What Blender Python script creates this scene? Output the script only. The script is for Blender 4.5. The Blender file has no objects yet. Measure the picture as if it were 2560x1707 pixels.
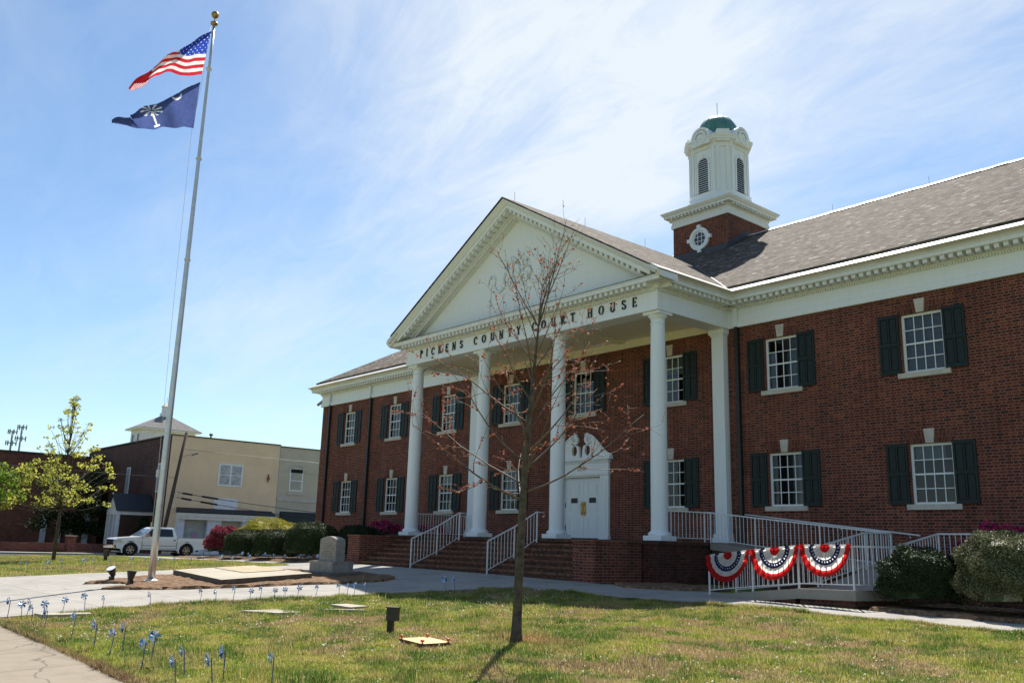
import bpy, bmesh, math, random
import numpy as np
from mathutils import Vector, Matrix

random.seed(7)
rng = np.random.default_rng(7)
R = math.radians
scene = bpy.context.scene
COL = scene.collection

# ------------------------------------------------------------------ camera
CAM = (22.924, -23.052, 1.024)
YAW, PITCH, ROLL = 0.86546, 0.22292, 0.02829
cam_d = bpy.data.cameras.new("camera")
cam = bpy.data.objects.new("camera", cam_d)
COL.objects.link(cam)
cam_d.sensor_width = 36.0
cam_d.lens = 36.0 * 2218.965 / 2560.0
cam_d.clip_start = 0.1
cam_d.clip_end = 6000
fwd = Vector((-math.sin(YAW) * math.cos(PITCH), math.cos(YAW) * math.cos(PITCH), math.sin(PITCH)))
rgt = Vector((math.cos(YAW), math.sin(YAW), 0))
upv = rgt.cross(fwd)
r2 = rgt * math.cos(ROLL) + upv * math.sin(ROLL)
u2 = -rgt * math.sin(ROLL) + upv * math.cos(ROLL)
M = Matrix.Identity(4)
for i in range(3):
    M[i][0] = r2[i]; M[i][1] = u2[i]; M[i][2] = -fwd[i]; M[i][3] = CAM[i]
cam.matrix_world = M
scene.camera = cam

# ------------------------------------------------------------------ sun, sky, exposure
SUN_EL = R(52.0)
SUN_DIR = Vector((-0.622 * math.cos(SUN_EL), 0.783 * math.cos(SUN_EL), math.sin(SUN_EL)))   # towards the sun
sd = bpy.data.lights.new("sun", 'SUN')
sd.energy = 5.0
sd.angle = R(0.53)
sd.color = (1.0, 0.95, 0.87)
so = bpy.data.objects.new("sun", sd)
so.rotation_euler = (-SUN_DIR).to_track_quat('-Z', 'Y').to_euler()
COL.objects.link(so)

world = bpy.data.worlds.new("World")
scene.world = world
world.use_nodes = True
wn = world.node_tree.nodes; wl = world.node_tree.links
wn.clear()
w_out = wn.new('ShaderNodeOutputWorld')
w_bg = wn.new('ShaderNodeBackground')
w_bg.inputs['Strength'].default_value = 0.082
w_sky = wn.new('ShaderNodeTexSky')
w_sky.sky_type = 'NISHITA'
w_sky.sun_disc = False
w_sky.sun_elevation = SUN_EL
w_sky.sun_rotation = math.atan2(SUN_DIR.x, SUN_DIR.y)
w_sky.altitude = 300
w_sky.air_density = 1.0
w_sky.dust_density = 0.4
w_sky.ozone_density = 1.6
# wispy high cloud, a pattern over the direction of the sky
tc = wn.new('ShaderNodeTexCoord')
sep = wn.new('ShaderNodeSeparateXYZ'); wl.new(tc.outputs['Generated'], sep.inputs[0])
def wmath(op, a, b=None, c=None, clamp=False):
    n = wn.new('ShaderNodeMath'); n.operation = op; n.use_clamp = clamp
    for i, q in enumerate((a, b, c)):
        if q is None: continue
        if isinstance(q, (int, float)): n.inputs[i].default_value = q
        else: wl.new(q, n.inputs[i])
    return n.outputs[0]
zc = wmath('ADD', wmath('MAXIMUM', sep.outputs['Z'], 0.0), 0.18)
px = wmath('DIVIDE', sep.outputs['X'], zc)
py = wmath('DIVIDE', sep.outputs['Y'], zc)
cmb = wn.new('ShaderNodeCombineXYZ'); wl.new(px, cmb.inputs[0]); wl.new(py, cmb.inputs[1])
mp = wn.new('ShaderNodeMapping'); wl.new(cmb.outputs[0], mp.inputs['Vector'])
mp.inputs['Rotation'].default_value = (0, 0, R(62)); mp.inputs['Scale'].default_value = (0.55, 1.5, 1)
def wnoise(vec, scale, detail, dist, rough=0.6):
    n = wn.new('ShaderNodeTexNoise'); n.inputs['Scale'].default_value = scale
    n.inputs['Detail'].default_value = detail; n.inputs['Distortion'].default_value = dist
    n.inputs['Roughness'].default_value = rough
    wl.new(vec, n.inputs['Vector']); return n.outputs[0]
n1 = wnoise(mp.outputs[0], 1.3, 9, 0.9)
n2 = wnoise(cmb.outputs[0], 0.75, 3, 0.2, 0.5)
# banks of cloud: soft lobes round directions in the sky, broken up by the wisps
def lobe(d, inner, gain):
    v = wn.new('ShaderNodeVectorMath'); v.operation = 'DOT_PRODUCT'
    wl.new(tc.outputs['Generated'], v.inputs[0]); v.inputs[1].default_value = Vector(d).normalized()
    return wmath('MULTIPLY', wmath('POWER', wmath('DIVIDE', wmath('SUBTRACT', v.outputs['Value'], inner, clamp=True), 1 - inner), 1.2), gain)
lb = wmath('ADD', lobe((-0.652, 0.555, 0.516), 0.955, 0.46), lobe((-0.60, 0.66, 0.46), 0.975, 0.30))
lb = wmath('ADD', lb, lobe((-0.30, 0.86, 0.41), 0.90, 0.34))
lb = wmath('ADD', lb, lobe((-0.86, 0.46, 0.22), 0.95, 0.22))
lb = wmath('ADD', lb, lobe((-0.62, 0.78, 0.9), 0.90, 0.25))
n3 = wnoise(mp.outputs[0], 4.5, 8, 1.6, 0.7)
wisp = wmath('ADD', wmath('MULTIPLY', wmath('SUBTRACT', n1, 0.5), 1.5), wmath('MULTIPLY', wmath('SUBTRACT', n3, 0.5), 0.7))
wisp = wmath('ADD', wisp, wmath('MULTIPLY', wmath('SUBTRACT', n2, 0.5), 0.8))
s = wmath('ADD', wmath('MULTIPLY', wisp, wmath('ADD', 0.46, wmath('MULTIPLY', lb, 1.5))), wmath('MULTIPLY', lb, 0.82))
cl = wmath('MULTIPLY', wmath('ADD', s, 0.10), 1.05, clamp=True)
cl = wmath('MULTIPLY', wmath('POWER', cl, 1.15), 0.93)
w_tint = wn.new('ShaderNodeMixRGB'); w_tint.blend_type = 'MULTIPLY'; w_tint.inputs['Fac'].default_value = 1.0
wl.new(w_sky.outputs[0], w_tint.inputs['Color1']); w_tint.inputs['Color2'].default_value = (0.88, 0.985, 1.03, 1)
w_mix = wn.new('ShaderNodeMixRGB'); w_mix.blend_type = 'MIX'
wl.new(cl, w_mix.inputs['Fac']); wl.new(w_tint.outputs[0], w_mix.inputs['Color1'])
w_mix.inputs['Color2'].default_value = (5.9, 6.4, 6.8, 1)
wl.new(w_mix.outputs[0], w_bg.inputs['Color'])
wl.new(w_bg.outputs[0], w_out.inputs['Surface'])

scene.view_settings.view_transform = 'Standard'
scene.view_settings.look = 'None'
scene.view_settings.gamma = 1
scene.view_settings.exposure = 0.84
scene.view_settings.use_curve_mapping = False
scene.cycles.max_bounces = 8
scene.cycles.transparent_max_bounces = 12

# ------------------------------------------------------------------ helpers
ORG = {}
def tag(o, label=None, cat=None, group=None, kind=None):
    if label: o['label'] = label
    if cat: o['category'] = cat
    if group: o['group'] = group
    if kind: o['kind'] = kind
    return o
def thing(name, loc, label, cat, group=None, rz=0.0):
    o = bpy.data.objects.new(name, None)
    o.empty_display_size = 0.3
    COL.objects.link(o); o.location = loc; o.rotation_euler = (0, 0, rz)
    ORG[o.name] = Vector(loc)
    return tag(o, label, cat, group)
def dup(root, loc=None, rz=None, label=None, group=None, scale=None):
    def cp(o, par):
        c = o.copy(); COL.objects.link(c)
        if par is not None: c.parent = par
        for ch in kids.get(o.name, []): cp(ch, c)
        return c
    kids = {}
    stack = [root]
    while stack:
        q = stack.pop(); kids[q.name] = list(q.children); stack += kids[q.name]
    c = cp(root, None)
    if loc is not None: c.location = loc
    if rz is not None: c.rotation_euler = (0, 0, rz)
    if scale is not None: c.scale = (scale,) * 3
    if label: c['label'] = label
    if group: c['group'] = group
    return c

class MB:
    """collects faces and links them as one mesh object"""
    def __init__(self): self.v = []; self.f = []; self.m = []; self.uv = []; self.sm = []
    def face(self, pts, m=0, uv=None, sm=False):
        b = len(self.v); self.v += [tuple(p) for p in pts]
        self.f.append(tuple(range(b, b + len(pts)))); self.m.append(m); self.sm.append(sm)
        if uv is None:
            p0 = Vector(pts[0]); n = Vector((0, 0, 0))
            for i in range(1, len(pts) - 1): n += (Vector(pts[i]) - p0).cross(Vector(pts[i + 1]) - p0)
            a = (abs(n.x), abs(n.y), abs(n.z)); k = a.index(max(a))
            if k == 0: uv = [(p[1], p[2]) for p in pts]
            elif k == 1: uv = [(p[0], p[2]) for p in pts]
            else: uv = [(p[0], p[1]) for p in pts]
        self.uv += list(uv)
    def box(self, x0, x1, y0, y1, z0, z1, m=0, skip=''):
        P = [(x0,y0,z0),(x1,y0,z0),(x1,y1,z0),(x0,y1,z0),(x0,y0,z1),(x1,y0,z1),(x1,y1,z1),(x0,y1,z1)]
        F = {'b':(3,2,1,0),'t':(4,5,6,7),'f':(0,1,5,4),'r':(1,2,6,5),'k':(2,3,7,6),'l':(3,0,4,7)}
        for k, q in F.items():
            if k not in skip: self.face([P[i] for i in q], m)
        return self
    def prism(self, poly, axis, a0, a1, m=0, caps=True):
        """poly: 2D outline (counter-clockwise) in the two other axes, extruded along axis"""
        def pt(p, a):
            if axis == 'y': return (p[0], a, p[1])
            if axis == 'x': return (a, p[0], p[1])
            return (p[0], p[1], a)
        n = len(poly)
        if caps:
            self.face([pt(p, a0) for p in poly], m)
            self.face([pt(p, a1) for p in reversed(poly)], m)
        for i in range(n):
            p, q = poly[i], poly[(i + 1) % n]
            self.face([pt(q, a0), pt(p, a0), pt(p, a1), pt(q, a1)], m)
        return self
    def bar(self, p, q, r, m=0, n=4, r1=None, sm=False, cap=True):
        p = Vector(p); q = Vector(q); d = (q - p)
        if d.length < 1e-6: return self
        d.normalize(); a = Vector((0, 0, 1)) if abs(d.z) < 0.9 else Vector((1, 0, 0))
        s = d.cross(a).normalized(); t = s.cross(d)
        r1 = r if r1 is None else r1
        o = math.pi / 4 if n == 4 else 0
        A = [p + (s * math.cos(o + 2*math.pi*i/n) + t * math.sin(o + 2*math.pi*i/n)) * r for i in range(n)]
        B = [q + (s * math.cos(o + 2*math.pi*i/n) + t * math.sin(o + 2*math.pi*i/n)) * r1 for i in range(n)]
        for i in range(n):
            j = (i + 1) % n
            self.face([A[j], A[i], B[i], B[j]], m, sm=sm)
        if cap:
            self.face(A, m); self.face(B[::-1], m)
        return self
    def tube(self, pts, rad, n=8, m=0, sm=True, cap=True):
        pts = [Vector(p) for p in pts]
        if not hasattr(rad, '__len__'): rad = [rad] * len(pts)
        rings = []; ref = None
        for i, p in enumerate(pts):
            d = (pts[min(i + 1, len(pts) - 1)] - pts[max(i - 1, 0)])
            if d.length < 1e-9: d = Vector((0, 0, 1))
            d.normalize()
            if ref is None: ref = Vector((0, 0, 1)) if abs(d.z) < 0.9 else Vector((1, 0, 0))
            s = d.cross(ref)
            if s.length < 1e-4: s = d.cross(Vector((0.3, 1, 0.2)))
            s.normalize(); t = s.cross(d); ref = s.cross(d) if False else ref
            rings.append([p + (s * math.cos(2*math.pi*k/n) + t * math.sin(2*math.pi*k/n)) * rad[i] for k in range(n)])
        for a, b in zip(rings[:-1], rings[1:]):
            for k in range(n):
                j = (k + 1) % n
                self.face([a[j], a[k], b[k], b[j]], m, sm=sm)
        if cap:
            self.face(rings[0], m); self.face(rings[-1][::-1], m)
        return self
    def lathe(self, prof, c, n=24, m=0, sm=True):
        for (ra, za), (rb, zb) in zip(prof[:-1], prof[1:]):
            for k in range(n):
                a, b = 2*math.pi*k/n, 2*math.pi*(k+1)/n
                P = [(c[0]+ra*math.cos(a), c[1]+ra*math.sin(a), c[2]+za), (c[0]+ra*math.cos(b), c[1]+ra*math.sin(b), c[2]+za),
                     (c[0]+rb*math.cos(b), c[1]+rb*math.sin(b), c[2]+zb), (c[0]+rb*math.cos(a), c[1]+rb*math.sin(a), c[2]+zb)]
                if ra < 1e-5: P = [P[0], P[2], P[3]]
                elif rb < 1e-5: P = [P[0], P[1], P[2]]
                self.face(P, m, sm=sm)
        return self
    def sweep(self, prof, path, m=0, closed=False):
        """profile (outward, z) carried along a plan polyline with mitred corners; outward is to the right of travel"""
        n = len(path); offs = []
        for i in range(n):
            def nrm(a, b):
                d = Vector((b[0]-a[0], b[1]-a[1])).normalized(); return Vector((d.y, -d.x))
            if closed or 0 < i < n - 1:
                n1, n2 = nrm(path[i-1], path[i]), nrm(path[i], path[(i+1) % n])
                k = (n1 + n2); k = k / k.dot(n1)
            elif i == 0: k = nrm(path[0], path[1])
            else: k = nrm(path[-2], path[-1])
            offs.append(k)
        segs = range(n) if closed else range(n - 1)
        for i in segs:
            j = (i + 1) % n
            for (oa, za), (ob, zb) in zip(prof[:-1], prof[1:]):
                P = [(path[i][0]+offs[i].x*oa, path[i][1]+offs[i].y*oa, za), (path[j][0]+offs[j].x*oa, path[j][1]+offs[j].y*oa, za),
                     (path[j][0]+offs[j].x*ob, path[j][1]+offs[j].y*ob, zb), (path[i][0]+offs[i].x*ob, path[i][1]+offs[i].y*ob, zb)]
                self.face(P, m)
        if not closed:
            for i, rev in ((0, True), (n - 1, False)):
                P = [(path[i][0]+offs[i].x*o, path[i][1]+offs[i].y*o, z) for o, z in prof]
                self.face(P[::-1] if rev else P, m)
        return self
    def build(self, name, mats, parent=None, world=True, weld=False):
        if not isinstance(mats, (list, tuple)): mats = [mats]
        org = Vector((0, 0, 0))
        if parent is not None: org = ORG.get(parent.name, Vector((0, 0, 0)))
        off = org if (parent is not None and world) else Vector((0, 0, 0))
        me = bpy.data.meshes.new(name)
        nv = len(self.v)
        co = np.array(self.v, dtype=np.float32).reshape(-1, 3) - np.array(off, dtype=np.float32)
        lt = np.array([len(f) for f in self.f], dtype=np.int32)
        ls = np.concatenate([[0], np.cumsum(lt)[:-1]]).astype(np.int32)
        vi = np.concatenate([np.array(f, dtype=np.int32) for f in self.f])
        me.vertices.add(nv); me.vertices.foreach_set('co', co.ravel())
        me.loops.add(len(vi)); me.loops.foreach_set('vertex_index', vi)
        me.polygons.add(len(lt)); me.polygons.foreach_set('loop_start', ls)
        me.polygons.foreach_set('loop_total', lt)
        for q in mats: me.materials.append(q)
        me.polygons.foreach_set('material_index', np.array(self.m, dtype=np.int32))
        me.polygons.foreach_set('use_smooth', np.array(self.sm, dtype=bool))
        uvl = me.uv_layers.new(name='UVMap')
        uvl.data.foreach_set('uv', np.array(self.uv, dtype=np.float32).ravel())
        me.update(calc_edges=True); me.validate()
        if any(self.sm) or weld:
            bm = bmesh.new(); bm.from_mesh(me)
            bmesh.ops.remove_doubles(bm, verts=bm.verts, dist=0.0002)
            bm.to_mesh(me); bm.free()
        o = bpy.data.objects.new(name, me); COL.objects.link(o)
        if parent is not None:
            o.parent = parent
            ORG[o.name] = org
        else: ORG[o.name] = Vector((0, 0, 0))
        return o

# ------------------------------------------------------------------ materials
def newmat(name):
    m = bpy.data.materials.new(name); m.use_nodes = True
    nt = m.node_tree; b = nt.nodes['Principled BSDF']
    return m, nt, b
def mathn(nt, op, a, b=None, c=None, clamp=False):
    n = nt.nodes.new('ShaderNodeMath'); n.operation = op; n.use_clamp = clamp
    for i, q in enumerate((a, b, c)):
        if q is None: continue
        if isinstance(q, (int, float)): n.inputs[i].default_value = q
        else: nt.links.new(q, n.inputs[i])
    return n.outputs[0]
def noise_of(nt, vec, scale, detail=4, rough=0.55, dist=0.0):
    n = nt.nodes.new('ShaderNodeTexNoise'); n.inputs['Scale'].default_value = scale
    n.inputs['Detail'].default_value = detail; n.inputs['Roughness'].default_value = rough
    n.inputs['Distortion'].default_value = dist
    nt.links.new(vec, n.inputs['Vector']); return n.outputs[0]
def ramp(nt, fac, stops):
    r = nt.nodes.new('ShaderNodeValToRGB'); e = r.color_ramp.elements
    while len(e) < len(stops): e.new(0.5)
    for q, (p, c) in zip(e, stops): q.position = p; q.color = (*c, 1)
    nt.links.new(fac, r.inputs[0]); return r.outputs[0]
def mix(nt, fac, a, b, mode='MIX'):
    n = nt.nodes.new('ShaderNodeMixRGB'); n.blend_type = mode
    for s, q in ((0, fac), (1, a), (2, b)):
        if isinstance(q, (int, float)): n.inputs[s].default_value = q
        elif isinstance(q, tuple): n.inputs[s].default_value = (*q, 1)
        else: nt.links.new(q, n.inputs[s])
    return n.outputs[0]
def bump(nt, b, h, strength=0.3, dist=0.02):
    n = nt.nodes.new('ShaderNodeBump'); n.inputs['Strength'].default_value = strength
    n.inputs['Distance'].default_value = dist
    nt.links.new(h, n.inputs['Height']); nt.links.new(n.outputs[0], b.inputs['Normal'])
def objco(nt):
    t = nt.nodes.new('ShaderNodeTexCoord'); return t.outputs['Object']
def plain(name, col, rough=0.6, spec=0.4, metal=0.0, var=0.12, vscale=3.0, bscale=0, bstr=0.2, coat=0.0):
    m, nt, b = newmat(name)
    b.inputs['Roughness'].default_value = rough
    b.inputs['Specular IOR Level'].default_value = spec
    b.inputs['Metallic'].default_value = metal
    b.inputs['Coat Weight'].default_value = coat
    v = objco(nt)
    n = noise_of(nt, v, vscale, 6, 0.65)
    lo = tuple(max(0, c * (1 - var)) for c in col); hi = tuple(min(1, c * (1 + var)) for c in col)
    nt.links.new(ramp(nt, n, [(0.3, lo), (0.7, hi)]), b.inputs['Base Color'])
    if bscale: bump(nt, b, noise_of(nt, v, bscale, 4), bstr, 0.01)
    return m
def brick_mat(name, stops, mortar, course=0.0762, period=0.305, split=0.64, mw=0.036, mh=0.15):
    m, nt, b = newmat(name)
    t = nt.nodes.new('ShaderNodeTexCoord'); sp = nt.nodes.new('ShaderNodeSeparateXYZ')
    nt.links.new(t.outputs['UV'], sp.inputs[0])
    yy = mathn(nt, 'DIVIDE', sp.outputs['Y'], course); row = mathn(nt, 'FLOOR', yy); fy = mathn(nt, 'SUBTRACT', yy, row)
    odd = mathn(nt, 'FLOORED_MODULO', row, 2.0)
    xx = mathn(nt, 'ADD', mathn(nt, 'DIVIDE', sp.outputs['X'], period), mathn(nt, 'MULTIPLY', odd, 0.5))
    k = mathn(nt, 'FLOOR', xx); fx = mathn(nt, 'SUBTRACT', xx, k)
    isH = mathn(nt, 'GREATER_THAN', fx, split + mw / 2)
    bid = mathn(nt, 'ADD', mathn(nt, 'MULTIPLY', k, 2.0), isH)
    cv = nt.nodes.new('ShaderNodeCombineXYZ'); nt.links.new(bid, cv.inputs[0]); nt.links.new(row, cv.inputs[1])
    wh = nt.nodes.new('ShaderNodeTexWhiteNoise'); wh.noise_dimensions = '2D'; nt.links.new(cv.outputs[0], wh.inputs['Vector'])
    mx = mathn(nt, 'LESS_THAN', fx, mw)
    mx2 = mathn(nt, 'LESS_THAN', mathn(nt, 'ABSOLUTE', mathn(nt, 'SUBTRACT', fx, split + mw / 2)), mw / 2)
    my = mathn(nt, 'LESS_THAN', fy, mh)
    mo = mathn(nt, 'MAXIMUM', mathn(nt, 'MAXIMUM', mx, mx2), my)
    bc = ramp(nt, wh.outputs['Value'], stops)
    v = objco(nt)
    fine = noise_of(nt, v, 26, 4, 0.7)
    bc = mix(nt, 0.35, bc, ramp(nt, fine, [(0.3, (0.55, 0.5, 0.5)), (0.75, (1.25, 1.2, 1.2))]), 'MULTIPLY')
    big = noise_of(nt, v, 0.55, 5, 0.6)
    col = mix(nt, mo, bc, mortar)
    col = mix(nt, 0.6, col, ramp(nt, big, [(0.28, (0.6, 0.57, 0.57)), (0.55, (1.0, 1.0, 1.0)), (0.75, (1.25, 1.2, 1.15))]), 'MULTIPLY')
    mps = nt.nodes.new('ShaderNodeMapping'); mps.inputs['Scale'].default_value = (2.2, 2.2, 0.22); nt.links.new(v, mps.inputs['Vector'])
    stn = noise_of(nt, mps.outputs[0], 1.0, 6, 0.7, 0.3)
    col = mix(nt, 0.8, col, ramp(nt, stn, [(0.30, (0.66, 0.62, 0.62)), (0.48, (1.0, 1.0, 1.0)), (0.70, (1.0, 1.0, 1.0)), (0.84, (1.5, 1.45, 1.42))]), 'MULTIPLY')
    nt.links.new(col, b.inputs['Base Color'])
    b.inputs['Roughness'].default_value = 0.85; b.inputs['Specular IOR Level'].default_value = 0.2
    bump(nt, b, mathn(nt, 'SUBTRACT', mathn(nt, 'MULTIPLY', fine, 0.35), mo), 0.5, 0.006)
    return m
def leaf_mat(name, stops, trans=0.35, rough=0.55):
    m, nt, b = newmat(name)
    g = nt.nodes.new('ShaderNodeNewGeometry')
    ob = objco(nt)
    n = noise_of(nt, ob, 5.0, 3, 0.6)
    f = mathn(nt, 'ADD', mathn(nt, 'MULTIPLY', g.outputs['Random Per Island'], 0.65), mathn(nt, 'MULTIPLY', n, 0.4))
    c = ramp(nt, f, stops)
    nt.links.new(c, b.inputs['Base Color']); b.inputs['Roughness'].default_value = rough
    b.inputs['Specular IOR Level'].default_value = 0.12
    tr = nt.nodes.new('ShaderNodeBsdfTranslucent'); nt.links.new(c, tr.inputs['Color'])
    ms = nt.nodes.new('ShaderNodeMixShader'); ms.inputs[0].default_value = trans
    nt.links.new(b.outputs[0], ms.inputs[1]); nt.links.new(tr.outputs[0], ms.inputs[2])
    nt.links.new(ms.outputs[0], nt.nodes['Material Output'].inputs['Surface'])
    return m
def cloth(name, col, trans=0.35, rough=0.8):
    m, nt, b = newmat(name)
    v = objco(nt)
    n = noise_of(nt, v, 9, 3)
    c = ramp(nt, n, [(0.3, tuple(q * .85 for q in col)), (0.7, tuple(min(1, q * 1.1) for q in col))])
    nt.links.new(c, b.inputs['Base Color']); b.inputs['Roughness'].default_value = rough
    b.inputs['Specular IOR Level'].default_value = 0.2
    tr = nt.nodes.new('ShaderNodeBsdfTranslucent'); nt.links.new(c, tr.inputs['Color'])
    ms = nt.nodes.new('ShaderNodeMixShader'); ms.inputs[0].default_value = trans
    nt.links.new(b.outputs[0], ms.inputs[1]); nt.links.new(tr.outputs[0], ms.inputs[2])
    nt.links.new(ms.outputs[0], nt.nodes['Material Output'].inputs['Surface'])
    return m
def glass_mat(name, tint=(0.55, 0.6, 0.65), refl=0.9, fres=1.35, base_mix=0.12):
    m, nt, b = newmat(name)
    nt.nodes.remove(b)
    tr = nt.nodes.new('ShaderNodeBsdfTransparent'); tr.inputs[0].default_value = (*tint, 1)
    gl = nt.nodes.new('ShaderNodeBsdfGlossy'); gl.inputs['Roughness'].default_value = 0.02
    gl.inputs['Color'].default_value = (refl, refl, refl, 1)
    wv = noise_of(nt, objco(nt), 1.1, 2)
    bp = nt.nodes.new('ShaderNodeBump'); bp.inputs['Strength'].default_value = 0.05; bp.inputs['Distance'].default_value = 0.05
    nt.links.new(wv, bp.inputs['Height']); nt.links.new(bp.outputs[0], gl.inputs['Normal'])
    fr = nt.nodes.new('ShaderNodeFresnel'); fr.inputs['IOR'].default_value = fres
    fa = mathn(nt, 'ADD', fr.outputs[0], 0.02, clamp=True)
    ms = nt.nodes.new('ShaderNodeMixShader'); nt.links.new(fa, ms.inputs[0])
    nt.links.new(tr.outputs[0], ms.inputs[1]); nt.links.new(gl.outputs[0], ms.inputs[2])
    nt.links.new(ms.outputs[0], nt.nodes['Material Output'].inputs['Surface'])
    return m
def paint_mat(name, col, rough=0.5, streak=0.25):
    """painted wood: faint vertical weather streaks and dirt"""
    m, nt, b = newmat(name)
    v = objco(nt)
    mpn = nt.nodes.new('ShaderNodeMapping'); mpn.inputs['Scale'].default_value = (6, 6, 0.7); nt.links.new(v, mpn.inputs['Vector'])
    st = noise_of(nt, mpn.outputs[0], 1.5, 5, 0.65)
    c = ramp(nt, st, [(0.3, tuple(q * (1 - streak * .45) for q in col)), (0.6, col)])
    nt.links.new(c, b.inputs['Base Color']); b.inputs['Roughness'].default_value = rough
    b.inputs['Specular IOR Level'].default_value = 0.4
    return m
def shingle_mat(name):
    m, nt, b = newmat(name)
    t = nt.nodes.new('ShaderNodeTexCoord'); sp = nt.nodes.new('ShaderNodeSeparateXYZ'); nt.links.new(t.outputs['UV'], sp.inputs[0])
    yy = mathn(nt, 'DIVIDE', sp.outputs['Y'], 0.14); row = mathn(nt, 'FLOOR', yy); fy = mathn(nt, 'SUBTRACT', yy, row)
    rn = nt.nodes.new('ShaderNodeTexWhiteNoise'); rn.noise_dimensions = '1D'; nt.links.new(row, rn.inputs['W'])
    xx = mathn(nt, 'ADD', mathn(nt, 'DIVIDE', sp.outputs['X'], 0.17), mathn(nt, 'MULTIPLY', rn.outputs['Value'], 5.0)); k = mathn(nt, 'FLOOR', xx)
    fx = mathn(nt, 'SUBTRACT', xx, k)
    cv = nt.nodes.new('ShaderNodeCombineXYZ'); nt.links.new(k, cv.inputs[0]); nt.links.new(row, cv.inputs[1])
    wh = nt.nodes.new('ShaderNodeTexWhiteNoise'); wh.noise_dimensions = '2D'; nt.links.new(cv.outputs[0], wh.inputs['Vector'])
    c = ramp(nt, wh.outputs['Value'], [(0.0, (0.060, 0.047, 0.036)), (0.4, (0.115, 0.094, 0.074)), (0.8, (0.165, 0.138, 0.112)), (1.0, (0.24, 0.21, 0.175))])
    gap = mathn(nt, 'MAXIMUM', mathn(nt, 'LESS_THAN', fy, 0.26), mathn(nt, 'MULTIPLY', mathn(nt, 'LESS_THAN', fx, 0.08), 0.6))
    c = mix(nt, gap, c, (0.035, 0.028, 0.022))
    v = objco(nt)
    mp2 = nt.nodes.new('ShaderNodeMapping'); mp2.inputs['Scale'].default_value = (0.5, 2.6, 2.6); nt.links.new(v, mp2.inputs['Vector'])
    pn = noise_of(nt, mp2.outputs[0], 1.4, 6, 0.7, 0.4)
    c = mix(nt, 0.85, c, ramp(nt, pn, [(0.28, (0.55, 0.52, 0.5)), (0.52, (1.0, 1.0, 1.0)), (0.75, (1.45, 1.4, 1.3))]), 'MULTIPLY')
    # sun glints on the slates, painted into the colour in ragged drifts
    dn = noise_of(nt, v, 0.45, 4, 0.65)
    th = mathn(nt, 'SUBTRACT', 1.045, mathn(nt, 'MULTIPLY', dn, 0.13))
    glint = mathn(nt, 'MULTIPLY', mathn(nt, 'GREATER_THAN', wh.outputs['Value'], th), mathn(nt, 'LESS_THAN', mathn(nt, 'ABSOLUTE', mathn(nt, 'SUBTRACT', fy, 0.62)), 0.2))
    c = mix(nt, glint, c, (0.46, 0.42, 0.36))
    nt.links.new(c, b.inputs['Base Color'])
    b.inputs['Roughness'].default_value = 0.93
    b.inputs['Specular IOR Level'].default_value = 0.1
    hh = mathn(nt, 'ADD', mathn(nt, 'MULTIPLY', fy, -1.0), mathn(nt, 'MULTIPLY', wh.outputs['Value'], 0.9))
    bump(nt, b, hh, 0.8, 0.02)
    return m
def concrete_mat(name, col, joint=None):
    m, nt, b = newmat(name)
    v = objco(nt)
    n = noise_of(nt, v, 0.7, 7, 0.65); f = noise_of(nt, v, 45, 3, 0.7)
    c = ramp(nt, n, [(0.28, tuple(q * .72 for q in col)), (0.5, col), (0.75, tuple(q * 1.12 for q in col))])
    vr = nt.nodes.new('ShaderNodeTexVoronoi'); vr.feature = 'DISTANCE_TO_EDGE'; vr.inputs['Scale'].default_value = 0.23
    wv = nt.nodes.new('ShaderNodeVectorMath'); wv.operation = 'ADD'; nt.links.new(v, wv.inputs[0])
    wn2 = nt.nodes.new('ShaderNodeTexNoise'); wn2.inputs['Scale'].default_value = 1.4; wn2.inputs['Detail'].default_value = 5; nt.links.new(v, wn2.inputs['Vector'])
    nt.links.new(wn2.outputs[1], wv.inputs[1]); nt.links.new(wv.outputs[0], vr.inputs['Vector'])
    crk = mathn(nt, 'MULTIPLY', mathn(nt, 'LESS_THAN', vr.outputs['Distance'], 0.0035), mathn(nt, 'GREATER_THAN', noise_of(nt, v, 0.35, 2), 0.5))
    c = mix(nt, mathn(nt, 'MULTIPLY', crk, 0.6), c, tuple(q * .35 for q in col))
    spn = noise_of(nt, v, 2.6, 5, 0.7)
    c = mix(nt, 0.6, c, ramp(nt, spn, [(0.32, (0.78, 0.77, 0.75)), (0.5, (1.0, 1.0, 1.0)), (0.75, (1.08, 1.08, 1.06))]), 'MULTIPLY')
    c = mix(nt, 0.5, c, ramp(nt, f, [(0.3, (0.8, 0.8, 0.8)), (0.7, (1.12, 1.12, 1.12))]), 'MULTIPLY')
    if joint:
        sp = nt.nodes.new('ShaderNodeSeparateXYZ'); nt.links.new(v, sp.inputs[0])
        jm = None
        for s, d in (('X', joint[0]), ('Y', joint[1])):
            q = mathn(nt, 'ABSOLUTE', mathn(nt, 'SUBTRACT', mathn(nt, 'FRACT', mathn(nt, 'DIVIDE', sp.outputs[s], d)), 0.5))
            l = mathn(nt, 'LESS_THAN', q, 0.008 / d * 1.2)
            jm = l if jm is None else mathn(nt, 'MAXIMUM', jm, l)
        c = mix(nt, mathn(nt, 'MULTIPLY', jm, 0.75), c, tuple(q * .3 for q in col))
    nt.links.new(c, b.inputs['Base Color']); b.inputs['Roughness'].default_value = 0.9
    b.inputs['Specular IOR Level'].default_value = 0.2
    bump(nt, b, f, 0.25, 0.004)
    return m

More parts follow.
